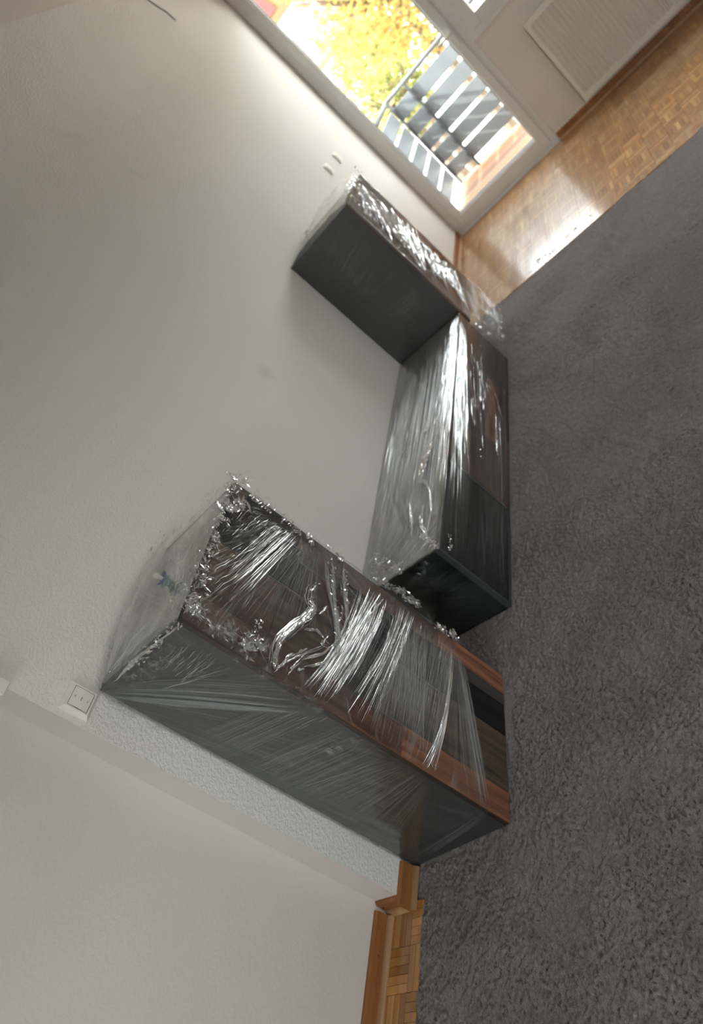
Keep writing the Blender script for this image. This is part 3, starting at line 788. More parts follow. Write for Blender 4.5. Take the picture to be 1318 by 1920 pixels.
def bez(pts, t):
    pts = [Vector(p) for p in pts]
    while len(pts) > 1: pts = [pts[i].lerp(pts[i+1], t) for i in range(len(pts)-1)]
    return pts[0]
class Folds:
    """raised tent-shaped creases of film following paths on a plane"""
    def __init__(s, k=1.0, c=1.0): s.b = MB(); s.k = k; s.c = c
    def ribbon(s, pts, n, w, h, m=0, lift=.004):
        """pts: world points, n: plane normal; w: width, h: height"""
        K = len(pts); vs = []; n = Vector(n)
        ph = rnd.uniform(0, 20); tilt = rnd.uniform(-.35, .35)
        for i, p in enumerate(pts):
            t = (pts[min(i+1, K-1)]-pts[max(i-1, 0)])
            if t.length < 1e-7: t = Vector((1, 0, 0))
            t.normalize(); sd = n.cross(t).normalized()
            e = math.sin(math.pi*min(max((i+.02)/(K-1+.04), 0), 1))**.5
            ww = w*e*(.75+.5*sn(ph, i*.7)); hh = h*e*(1+.6*sn(ph+5, i*.8)); dv = tilt*ww + .35*ww*sn(ph+9, i*.9)
            q = p + n*(lift + .0012*sn(ph+2, i*.45))
            vs += [q - sd*ww*.5, q + sd*dv + n*hh, q + sd*ww*.5]
        fs = []
        for i in range(K-1):
            a = i*3; fs += [(a, a+3, a+4, a+1), (a+1, a+4, a+5, a+2)]
        s.b.add(vs, fs, m)
    def bundle(s, plane, A, Bm, n, w=.0016, h=.0009, m=0, mid=None, part=(0.3, 1.0), jit=.02, seg=10, wob=.0012, lift=.004, wv=.5):
        """plane=(p,n). A=(pixelA0,pixelA1) start segment, Bm=(...) end segment, mid optional mid segment; photo pixels put on the cabinet's own plane"""
        n = int(n*s.c)
        P0, Nn = plane; lp = lambda q, t: (q[0][0]+(q[1][0]-q[0][0])*t, q[0][1]+(q[1][1]-q[0][1])*t)
        for _ in range(n):
            t = rnd.random()
            c = [lp(A, min(1, max(0, t+rnd.gauss(0, jit))))]
            if mid: c.append(lp(mid, min(1, max(0, t+rnd.gauss(0, jit)))))
            c.append(lp(Bm, min(1, max(0, t+rnd.gauss(0, jit)))))
            c = [on_plane(q[0], q[1], P0, Nn) for q in c]
            if mid:
                c[1] = c[1]*2 - (c[0]+c[2])*.5
            L = rnd.uniform(*part); t0 = rnd.uniform(0, 1-L) if L < 1 else 0
            ph = rnd.uniform(0, 50)
            sg = max(3, int(seg*L)+2)
            pts = []
            for i in range(sg+1):
                tt = t0+L*i/sg
                p = bez(c, tt)
                p = p + Vector((sn(ph, tt*9), sn(ph+7, tt*9), sn(ph+3, tt*9)))*wob
                pts.append(p)
            ww = w*s.k*rnd.uniform(1-wv, 1+wv)
            s.ribbon(pts, Nn, ww, (ww*rnd.uniform(.14, .42) if m in (0, 2) else h), m, lift + rnd.uniform(0, .003))
    def crinkle(s, plane, path, width, n, size=.007, m=0, lift=.006, bulge=.012, el=2.2, ang=None):
        """crumpled film: small bent facets scattered along a pixel path"""
        P0, Nn = plane; Nn = Vector(Nn)
        pts = [on_plane(q[0], q[1], P0, Nn) for q in path]
        seglen = [(pts[i+1]-pts[i]).length for i in range(len(pts)-1)]; tot = sum(seglen)
        for _ in range(n):
            d = rnd.random()*tot; i = 0
            while i < len(seglen)-1 and d > seglen[i]: d -= seglen[i]; i += 1
            t = min(1, d/seglen[i]); tv = (pts[i+1]-pts[i]).normalized(); sd = Nn.cross(tv).normalized()
            c = pts[i].lerp(pts[i+1], t) + sd*rnd.gauss(0, width*.42) + Nn*(lift+rnd.random()*bulge)
            if sn(c.x*30, c.y*30, c.z*30) > .22: continue
            a = (rnd.gauss(ang, .35) if ang is not None else rnd.uniform(0, math.pi)); e1 = tv*math.cos(a)+sd*math.sin(a); e2 = Nn.cross(e1)
            e2 = (e2*math.cos(b_ := rnd.uniform(-.9, .9)) + Nn*math.sin(b_))
            L = size*.52*rnd.uniform(.3, 1.7)*el*.5; W_ = size*rnd.uniform(.15, .6)*.5
            k = Nn*rnd.uniform(-.3, .4)*L
            vs = [c-e1*L, c-e1*L*.2-e2*W_+k*.3, c+e2*W_*.8+k, c+e1*L*.9+e2*W_*.3, c+e1*L*.3-e2*W_]
            s.b.add(vs, [(0, 1, 2), (1, 4, 2), (4, 3, 2)], m)
    def build(s, parent):
        lim = [wy(v[0])-.003 for v in s.b.v]
        s.b.v = [(v[0], min(v[1], l), max(v[2], .009)) for v, l in zip(s.b.v, lim)]
        o = s.b.build('fold', [M['fold'], M['fold_dim'], M['rope'], M['haze']], parent, kind='stuff')
        return o

# ---- tall cabinet wrap -----------------------------------------------------
A_front = (A_nf + A_ny*0.002, tuple(A_ny))
A_near_n = Vector((-(A_nb-A_nf).y, (A_nb-A_nf).x, 0)).normalized()
if A_near_n.x > 0: A_near_n = -A_near_n
A_side = (A_nf + A_near_n*0.001, tuple(A_near_n))
A_top = ((0, 0, A_h+.004), (0, 0, 1))
def wrap_tall():
    root = empty('plastic_wrap', (0, 0, 0)); root.parent = tallcab
    root.location = -tallcab.location
    root['label'] = 'clear crumpled stretch film'
    W = A_W
    zl = [(0, .083), (.112/.52, .113), (.283/.52, .165), (.40/.52, .205), (1, .245)]
    def zlow(s_):
        for (a, za), (b, zb) in zip(zl, zl[1:]):
            if s_ <= b: return za+(zb-za)*(s_-a)/(b-a)
        return .245
    def ffront(u, v):
        z = zlow(u)*(1-v) + (A_h+.004)*v
        bul = .003 + .004*abs(sn(u*6, v*9, 1)) + .002*abs(sn(u*25, v*22, 4))
        if z > .9 and u < .5: bul += .012*(z-.9)/.23*(1-u*2)
        e = min(1, u*12, (1-u)*12); bul = bul*(.35+.65*e)
        p = AP(u*W, -bul); return Vector((p.x, p.y, z))
    p1 = AP(W, 0); 
    def uvf(p, u, v):
        # stretch marks fan out from the gathers on the far edge
        cz, cs = (.89, 1.04) if p.z > .52 else (.245, 1.06)
        du = (cs-u)*W; dz = p.z-cz
        return (math.hypot(du, dz), math.atan2(dz, du)*.12)
    sheet('front_film', M['film'], root, ffront, uvf, 60, 100)
    def fside(u, v):
        q = A_nf.lerp(A_nb, u); z = .075*(1-v) + (A_h+.002)*v
        bul = .003 + .004*abs(sn(u*5, v*7, 3)) + .010*max(0, v-.75)*4*abs(sn(u*9, v*12))
        p = q + A_near_n*bul; return Vector((p.x, p.y, z))
    def keep_side(u, v):
        z = .075*(1-v)+A_h*v
        return z > .083 - .0*u
    sheet('side_film', M['film_side'], root, fside, lambda p, u, v: (math.hypot(u*.38-.38, (v-1)*1.1), math.atan2((1-v)*1.1+.02, (1-u)*.38+.02)*.25), 36, 80, keep_side)
    def ftop(u, v):
        a = A_nf.lerp(A_ff, u); b = A_nb.lerp(A_fb, u); q = a.lerp(b, v)
        z = A_h+.004 + .058*math.sin(math.pi*min(1, v*1.0))**.6*(.35+.65*math.sin(math.pi*u)) * (0.75+.5*v) + .006*sn(u*7, v*7)
        # the film slides down to the back edge
        if v > .93: z -= (v-.93)/.07*.01
        return Vector((q.x, q.y + (.006 if v < .02 else 0), z))
    sheet('top_film', M['film_top'], root, ftop, lambda p, u, v: (math.hypot(u, v)*.5, math.atan2(v+.05, u+.05)*.3), 48, 44)
    # film standing off the far side like a loose pocket
    def ffar(u, v):
        q = A_ff.lerp(A_fb, u*.9); z = .245*(1-v) + (A_h+.01)*v
        off = .012 + .026*math.sin(math.pi*min(1, u+.25)) * (.5+.5*math.sin(math.pi*v)) + .005*sn(u*8, v*16)
        if u < .02: off = .004+ .006*abs(sn(v*14, 3))
        p = q + A_ux*off; return Vector((p.x, p.y-.004, z))
    sheet('far_film', M['film_side'], root, ffar, lambda p, u, v: (v, u*.3), 16, 70)
    F = Folds(.58, 0.95); fp, sp = A_front, A_side
    R, D, Q = 0, 1, 2
    # fan from the gather on the far edge
    F.bundle(fp, ((515, 982), (561, 1008)), ((405, 1075), (456, 1127)), 46, w=.0030, h=.0016, m=R, part=(.35, .95))
    F.bundle(fp, ((545, 995), (562, 1010)), ((425, 1100), (456, 1127)), 14, w=.0042, h=.0022, m=Q, part=(.6, 1))
    F.bundle(fp, ((500, 985), (561, 1008)), ((370, 1105), (480, 1180)), 60, w=.0014, h=.0010, m=R, part=(.08, .3))
    F.bundle(fp, ((561, 1008), (600, 1030)), ((375, 1150), (560, 1200)), 110, w=.0016, h=.0008, m=D, part=(.5, 1))
    F.bundle(fp, ((566, 1010), (600, 1035)), ((500, 1180), (585, 1215)), 60, w=.0016, h=.0008, m=D, part=(.3, 1))
    # short waves in the black area and along its left
    F.bundle(fp, ((461, 950), (545, 1000)), ((410, 1003), (450, 1050)), 50, w=.0022, h=.0014, m=R, part=(.12, .4), wob=.004)
    F.bundle(fp, ((470, 945), (560, 1008)), ((400, 985), (380, 1110)), 50, w=.0018, h=.0010, m=D, part=(.2, .7), wob=.004)
    F.bundle(fp, ((470, 1010), (520, 1040)), ((385, 1060), (400, 1120)), 26, w=.0026, h=.0016, m=R, part=(.15, .6), wob=.004)
    # crumpled top front edge
    F.crinkle(fp, [(346, 1150), (362, 1110), (378, 1070), (398, 1010), (420, 955), (438, 915)], .030, 620, .011, R, el=2.6)
    F.crinkle(fp, [(346, 1150), (378, 1070), (398, 1010), (438, 915)], .036, 500, .014, 3, el=3)
    F.crinkle(fp, [(400, 970), (425, 955), (450, 938)], .024, 120, .018, Q, el=3)
    F.crinkle(fp, [(425, 908), (440, 898), (470, 915)], .020, 160, .012, R)
    F.crinkle(fp, [(463, 930), (500, 958), (540, 985), (562, 1006)], .010, 170, .010, R, lift=.002, bulge=.02, ang=1.0)
    F.crinkle(fp, [(458, 915), (500, 945), (560, 995), (640, 1045), (720, 1110), (850, 1200)], .010, 260, .012, 3, lift=-.01, bulge=.03)
    F.crinkle(fp, [(565, 1000), (578, 1015), (577, 1036)], .010, 60, .012, R, ang=0)
    F.crinkle(fp, [(610, 1030), (628, 1045), (646, 1062)], .014, 90, .014, R, ang=.1)
    F.crinkle(fp, [(690, 1080), (730, 1100), (760, 1120), (785, 1140)], .016, 240, .016, R, lift=-.004, bulge=.025, ang=.15)
    F.crinkle(fp, [(835, 1185), (848, 1195), (855, 1210)], .018, 50, .012, R)
    # crumpled band across the front by the near top corner
    F.crinkle(fp, [(345, 1140), (385, 1160), (425, 1190), (455, 1215), (500, 1225)], .040, 520, .016, 3, el=4, bulge=.02)
    F.crinkle(fp, [(345, 1140), (385, 1160), (425, 1190), (455, 1215), (500, 1225)], .038, 260, .009, R, el=3, bulge=.02)
    F.crinkle(fp, [(445, 1200), (460, 1220), (490, 1222)], .012, 80, .016, Q, el=2.5)
    F.crinkle(fp, [(480, 1165), (475, 1185), (470, 1215)], .016, 70, .008, R)
    # thick twisted rope in the middle with its loop
    rope = [(604, 1100), (590, 1098), (580, 1110), (577, 1130), (585, 1140), (572, 1160), (548, 1178), (520, 1204), (511, 1228), (509, 1256)]
    def rope_path(path, wdt, n, m, w, h, wob=.004):
        ps = [on_plane(a, b, fp[0], fp[1]) for a, b in path]
        for _ in range(n):
            off = rnd.gauss(0, wdt); ph = rnd.uniform(0, 50); k0 = rnd.uniform(0, .6); k1 = min(1, k0+rnd.uniform(.2, .7)); K = 16; pts = []
            for i in range(K+1):
                t = (k0+(k1-k0)*i/K)*(len(ps)-1); a = min(int(t), len(ps)-2); p = ps[a].lerp(ps[a+1], t-a)
                tv = (ps[a+1]-ps[a]).normalized(); sd = Vector(fp[1]).cross(tv)
                pts.append(p + sd*(off+wob*sn(ph, i*.35)))
            F.ribbon(pts, fp[1], w*rnd.uniform(.5, 1.8), w*rnd.uniform(.1, .5), m, .006+rnd.uniform(0, .008))
    rope_path(rope, .006, 22, R, .0040, .003)
    rope_path(rope[3:], .004, 14, Q, .006, .005)
    F.crinkle(fp, rope[1:], .012, 170, .009, R, bulge=.016)
    rope_path([(614, 1045), (618, 1085), (622, 1125), (628, 1160), (631, 1195), (628, 1232)], .008, 26, D, .006, .003)
    rope_path([(640, 1060), (642, 1100), (645, 1150), (638, 1200)], .007, 16, D, .005, .003)
    F.crinkle(fp, [(614, 1045), (621, 1125), (631, 1195), (628, 1232)], .014, 110, .008, R)
    F.crinkle(fp, [(642, 1060), (645, 1140), (640, 1160)], .012, 90, .007, R)
    for pth, k in (([(560, 1182), (590, 1184), (616, 1212)], 5), ([(560, 1243), (600, 1228), (637, 1200)], 9), ([(560, 1254), (585, 1250), (610, 1243)], 9), ([(520, 1258), (535, 1235), (556, 1224)], 5),
                   ([(530, 1272), (545, 1255), (575, 1226)], 6), ([(506, 1262), (530, 1243), (575, 1225), (637, 1200)], 8), ([(553, 1262), (570, 1255)], 5), ([(616, 1190), (606, 1200), (600, 1210), (612, 1216)], 6),
                   ([(545, 1245), (560, 1225), (575, 1218)], 5), ([(588, 1158), (600, 1150), (607, 1138)], 7)):
        rope_path(pth, .0022, k, R, .004, .003, wob=.002)
    # large fan gathered on the far edge sweeping down to the near edge
    F.bundle(fp, ((672, 1085), (726, 1122)), ((561, 1290), (618, 1338)), 130, w=.0026, h=.0015, m=R, mid=((632, 1195), (700, 1196)), part=(.2, .8))
    F.bundle(fp, ((690, 1095), (722, 1120)), ((562, 1290), (600, 1320)), 60, w=.0040, h=.0022, m=Q, mid=((645, 1190), (672, 1192)), part=(.4, .95))
    F.bundle(fp, ((672, 1085), (740, 1130)), ((561, 1290), (640, 1350)), 110, w=.0013, h=.0009, m=D, mid=((632, 1195), (710, 1196)), part=(.3, 1))
    F.bundle(fp, ((740, 1130), (778, 1150)), ((635, 1330), (700, 1385)), 100, w=.0022, h=.0013, m=R, mid=((712, 1220), (750, 1232)), part=(.2, .75))
    F.bundle(fp, ((740, 1130), (778, 1150)), ((620, 1340), (700, 1385)), 90, w=.0014, h=.0009, m=D, mid=((705, 1220), (752, 1232)), part=(.3, 1))
    F.crinkle(fp, [(665, 1290), (690, 1275), (700, 1262)], .008, 50, .006, R)
    # milky curtain of fine strands
    F.bundle(fp, ((745, 1140), (852, 1202)), ((690, 1375), (812, 1450)), 420, w=.0012, h=.0006, m=D, part=(.25, 1), jit=.05)
    F.bundle(fp, ((745, 1140), (800, 1170)), ((730, 1350), (790, 1420)), 160, w=.0020, h=.0008, m=D, part=(.3, 1), jit=.06)
    F.bundle(fp, ((780, 1160), (852, 1200)), ((720, 1380), (812, 1448)), 90, w=.0009, h=.0006, m=R, part=(.04, .25), jit=.05)
    F.crinkle(fp, [(812, 1175), (830, 1185), (846, 1196)], .018, 130, .010, R, ang=1.9, el=3)
    # bright gathered rope near the film's end
    F.bundle(fp, ((842, 1215), (850, 1222)), ((787, 1436), (806, 1446)), 26, w=.0034, h=.0022, m=R, mid=((829, 1340), (836, 1342)), part=(.3, .8))
    F.bundle(fp, ((842, 1215), (850, 1222)), ((787, 1436), (812, 1450)), 24, w=.0040, h=.0022, m=Q, mid=((829, 1340), (837, 1342)), part=(.5, 1))
    F.crinkle(fp, [(800, 1430), (812, 1445)], .012, 40, .006, R)
    # last long strands to the near bottom
    F.bundle(fp, ((846, 1215), (868, 1235)), ((872, 1480), (920, 1522)), 60, w=.0013, h=.0008, m=D, part=(.5, 1))
    F.bundle(fp, ((852, 1205), (862, 1240)), ((900, 1510), (914, 1520)), 26, w=.0020, h=.0010, m=D, part=(.6, 1))
    F.bundle(fp, ((848, 1230), (856, 1240)), ((808, 1420), (880, 1480)), 36, w=.0012, h=.0008, m=D, part=(.3, .9))
    # ---- near side face
    F.bundle(sp, ((345, 1165), (300, 1195)), ((245, 1235), (205, 1285)), 170, w=.0036, h=.0016, m=R, part=(.08, .4), wob=.003)
    F.crinkle(sp, [(338, 1160), (310, 1185), (270, 1220), (240, 1245)], .020, 110, .012, R, ang=.1)
    F.crinkle(sp, [(345, 1180), (300, 1225), (250, 1270)], .05, 260, .012, 3, el=3)
    F.bundle(sp, ((345, 1185), (420, 1225)), ((300, 1240), (335, 1290)), 46, w=.0022, h=.0014, m=R, part=(.1, .45), wob=.003)
    F.bundle(sp, ((400, 1235), (470, 1250)), ((330, 1280), (300, 1290)), 26, w=.0016, h=.0012, m=R, part=(.1, .4), wob=.003)
    F.bundle(sp, ((188, 1299), (215, 1290)), ((600, 1337), (520, 1280)), 120, w=.0030, h=.0008, m=3, mid=((330, 1310), (330, 1270)), part=(.3, .9))
    F.bundle(sp, ((195, 1300), (205, 1302)), ((598, 1338), (560, 1330)), 50, w=.0045, h=.0010, m=3, mid=((345, 1322), (345, 1310)), part=(.5, 1))
    F.bundle(sp, ((520, 1310), (618, 1340)), ((345, 1385), (420, 1430)), 130, w=.0035, h=.0008, m=3, part=(.4, 1))
    F.bundle(sp, ((640, 1350), (735, 1420)), ((440, 1440), (560, 1500)), 170, w=.0035, h=.0008, m=3, part=(.3, 1), jit=.05)
    F.bundle(sp, ((740, 1415), (800, 1450)), ((540, 1480), (670, 1550)), 150, w=.0030, h=.0008, m=3, part=(.3, 1))
    F.bundle(sp, ((790, 1452), (812, 1462)), ((660, 1545), (735, 1590)), 30, w=.0030, h=.0008, m=3, part=(.6, 1))
    F.bundle(sp, ((905, 1518), (918, 1526)), ((775, 1600), (800, 1606)), 26, w=.0030, h=.0008, m=3, part=(.6, 1))
    F.bundle(sp, ((540, 1318), (620, 1340)), ((450, 1355), (560, 1370)), 8, w=.0018, h=.0012, m=R, part=(.2, .5))
    F.crinkle(sp, [(590, 1395), (620, 1400), (655, 1390), (680, 1375)], .020, 120, .010, 3, el=4)
    F.crinkle(sp, [(200, 1310), (250, 1335), (300, 1360), (318, 1368)], .022, 180, .012, 3, el=3)
    F.crinkle(sp, [(440, 1225), (500, 1260), (560, 1290), (610, 1325)], .020, 160, .010, 3, el=4)
    # ---- top
    tp = A_top
    F.bundle(tp, ((326, 1158), (335, 1150)), ((255, 1120), (370, 1010)), 46, w=.0020, h=.0010, m=D, part=(.3, .9), lift=.012, wob=.006)
    F.bundle(tp, ((325, 1140), (345, 1120)), ((300, 1060), (400, 960)), 46, w=.0020, h=.0010, m=D, part=(.15, .6), lift=.02, wob=.010)
    F.bundle(tp, ((200, 1285), (215, 1270)), ((255, 1120), (330, 1150)), 60, w=.0018, h=.0010, m=D, part=(.2, .8), lift=.012, wob=.006)
    F.crinkle(tp, [(345, 1050), (350, 1020), (380, 985), (415, 930)], .05, 160, .012, 3, el=4, bulge=.03)
    F.crinkle(tp, [(338, 1000), (347, 1040), (350, 1080), (330, 1150)], .018, 120, .010, R, el=3, bulge=.03)
    F.crinkle(tp, [(290, 1030), (260, 1090), (240, 1160), (215, 1230)], .02, 60, .010, R, el=4, bulge=.03)
    F.build(root)
wrap_tall()

# ---- lowboard wrap ---------------------------------------------------------
B_front = ((0, ByF-.002, 0), (0, -1, 0)); B_topp = ((0, 0, Bh+.002), (0, 0, 1)); B_side = ((Bx0-.002, 0, 0), (-1, 0, 0))
def wrap_low():
    root = empty('plastic_wrap', (0, 0, 0)); root.parent = lowb; root.location = -lowb.location
    root['label'] = 'clear stretch film pulled lengthways'
    L = Bx1-Bx0
    def ftop(u, v):
        x = Bx0+L*u; y = (ByF-.004)*(1-v) + (wy(x)-.006)*v
        z = Bh+.003+.006*abs(sn(u*5, v*7)) + .004*abs(sn(u*3, v*30))
        if v < .01: z = Bh-.002
        return Vector((x, y, z))
    sheet('top_film', M['film_blong'], root, ftop, lambda p, u, v: (u*L, (v-.5)*.4*(.55+.45*u)), 70, 40)
    def ffr(u, v):
        x = Bx0+L*u; z = .03+(Bh-.028)*v
        y = ByF-.003-.005*abs(sn(u*6, v*8, 3))-.003*abs(sn(u*3, v*28, 3))
        return Vector((x, y, z))
    sheet('front_film', M['film_bfront'], root, ffr, lambda p, u, v: (u*L, (v-1.0)*.38*(.9-.35*u)), 70, 36)
    def fsd(u, v):
        y = ByF*(1-u)+(wy(Bx0)-.01)*u; z = .012+(Bh-.01)*v
        return Vector((Bx0-.003-.004*abs(sn(u*6, v*6, 9)), y, z))
    sheet('side_film', M['film_clear'], root, fsd, lambda p, u, v: (u*.4, v*.38), 24, 24)
    F = Folds(.7, 1.0); R, D, Q = 0, 1, 2
    tp, fp, sp = B_topp, B_front, B_side
    # bright lengthways pleats over the front top edge
    F.bundle(tp, ((850, 592), (861, 590)), ((800, 860), (842, 870)), 170, w=.0060, h=.0035, m=R, part=(.08, .45), wob=.002, seg=14)
    F.bundle(fp, ((861, 600), (872, 612)), ((843, 860), (878, 900)), 150, w=.0055, h=.0032, m=R, part=(.08, .45), seg=14)
    F.bundle(tp, ((850, 592), (861, 590)), ((812, 960), (834, 940)), 120, w=.0050, h=.0025, m=Q, part=(.15, .6), seg=14)
    F.bundle(fp, ((862, 600), (868, 606)), ((838, 940), (862, 950)), 80, w=.0040, h=.0022, m=Q, part=(.1, .5), seg=14)
    F.bundle(fp, ((864, 605), (880, 620)), ((826, 1030), (880, 1060)), 90, w=.0026, h=.0012, m=3, part=(.3, .9), seg=14)
    # top: long faint marks
    F.bundle(tp, ((765, 690), (850, 600)), ((690, 1045), (800, 1045)), 240, w=.0028, h=.0010, m=D, part=(.15, .7), seg=14)
    F.bundle(tp, ((775, 690), (850, 610)), ((700, 1070), (790, 1060)), 40, w=.0022, h=.0014, m=R, part=(.02, .10))
    F.bundle(tp, ((752, 720), (760, 700)), ((712, 930), (725, 930)), 50, w=.0030, h=.0020, m=R, part=(.08, .35))
    F.bundle(tp, ((733, 860), (745, 860)), ((690, 1030), (710, 1030)), 20, w=.0020, h=.0014, m=R, part=(.1, .4))
    F.bundle(tp, ((790, 900), (840, 980)), ((690, 1060), (760, 1072)), 110, w=.0026, h=.0012, m=D, part=(.3, .9), wob=.006)
    # torn ropes on the top
    def rope(path, wdt, n, m, w, h, wob=.006, pl=tp, lift=.008):
        ps = [on_plane(a, b, pl[0], pl[1]) for a, b in path]
        for _ in range(n):
            off = rnd.gauss(0, wdt); ph = rnd.uniform(0, 50); k0 = rnd.uniform(0, .5); k1 = min(1, k0+rnd.uniform(.25, .7)); K = 16; pts = []
            for i in range(K+1):
                t = (k0+(k1-k0)*i/K)*(len(ps)-1); a = min(int(t), len(ps)-2); p = ps[a].lerp(ps[a+1], t-a)
                tv = (ps[a+1]-ps[a]).normalized(); sd = Vector(pl[1]).cross(tv)
                pts.append(p + sd*(off+wob*sn(ph, i*.35)))
            F.ribbon(pts, pl[1], w*rnd.uniform(.5, 1.8), w*rnd.uniform(.1, .5), m, lift+rnd.uniform(0, .008))
    rope([(818, 825), (808, 850), (800, 870), (790, 908)], .008, 36, R, .007, .004)
    rope([(788, 908), (800, 905), (811, 925), (812, 965), (806, 1000), (804, 1012)], .002, 10, R, .005, .004)
    rope([(798, 945), (794, 985), (797, 993), (806, 1010)], .003, 12, R, .005, .004)
    rope([(775, 920), (774, 950), (776, 985), (775, 1010)], .003, 9, R, .005, .004)
    rope([(803, 786), (803, 805), (802, 820)], .003, 10, R, .006, .004)
    rope([(732, 900), (760, 1000), (720, 1060)], .03, 20, D, .005, .003)
    F.crinkle(tp, [(796, 1005), (808, 1018), (822, 1030)], .016, 170, .012, R, bulge=.014)
    F.crinkle(tp, [(700, 1050), (730, 1062), (760, 1070)], .030, 150, .012, R, bulge=.014, el=3)
    F.crinkle(tp, [(740, 1000), (760, 1040), (730, 1090)], .045, 220, .012, 3, bulge=.014, el=4)
    # front: sparse marks
    F.bundle(fp, ((878, 640), (900, 650)), ((884, 800), (912, 860)), 34, w=.0035, h=.0020, m=R, part=(.05, .3))
    F.bundle(fp, ((900, 700), (915, 700)), ((915, 780), (945, 800)), 14, w=.0035, h=.0020, m=R, part=(.1, .5))
    F.bundle(fp, ((925, 760), (935, 770)), ((928, 870), (940, 880)), 8, w=.0030, h=.0020, m=R, part=(.3, .8))
    F.bundle(fp, ((880, 640), (945, 700)), ((900, 1040), (952, 1070)), 90, w=.0020, h=.0008, m=3, part=(.1, .5))
    F.bundle(fp, ((838, 950), (940, 950)), ((838, 1040), (948, 1110)), 60, w=.0016, h=.0008, m=3, part=(.2, .9))
    F.bundle(fp, ((955, 690), (957, 700)), ((957, 760), (957.5, 770)), 6, w=.006, h=.003, m=R, part=(.5, .9))
    F.crinkle(fp, [(838, 1005), (842, 1020), (838, 1032)], .010, 60, .008, R)
    F.crinkle(fp, [(886, 830), (900, 850), (890, 870)], .020, 30, .010, R)
    # near side: thin threads
    F.bundle(sp, ((822, 1045), (850, 1075)), ((760, 1095), (800, 1120)), 70, w=.0018, h=.0010, m=3, part=(.3, 1), wob=.006)
    F.bundle(sp, ((900, 1095), (930, 1120)), ((790, 1080), (830, 1150)), 26, w=.0012, h=.0008, m=3, part=(.4, 1))
    F.crinkle(sp, [(800, 1050), (790, 1075), (770, 1085), (775, 1100)], .026, 160, .010, 3, el=4)
    F.crinkle(sp, [(862, 1190), (890, 1175), (915, 1160)], .008, 50, .010, 3, el=4)
    F.build(root)
M['film_blong'] = film('stretch_film_lengthways', milk=0.16, milk_hi=0.45, across=200, along=2.0, bstr=0.6)
M['film_bfront'] = film('stretch_film_front', milk=0.012, milk_hi=0.09, across=200, along=2.0, bstr=0.3, gloss=0.0)
wrap_low()

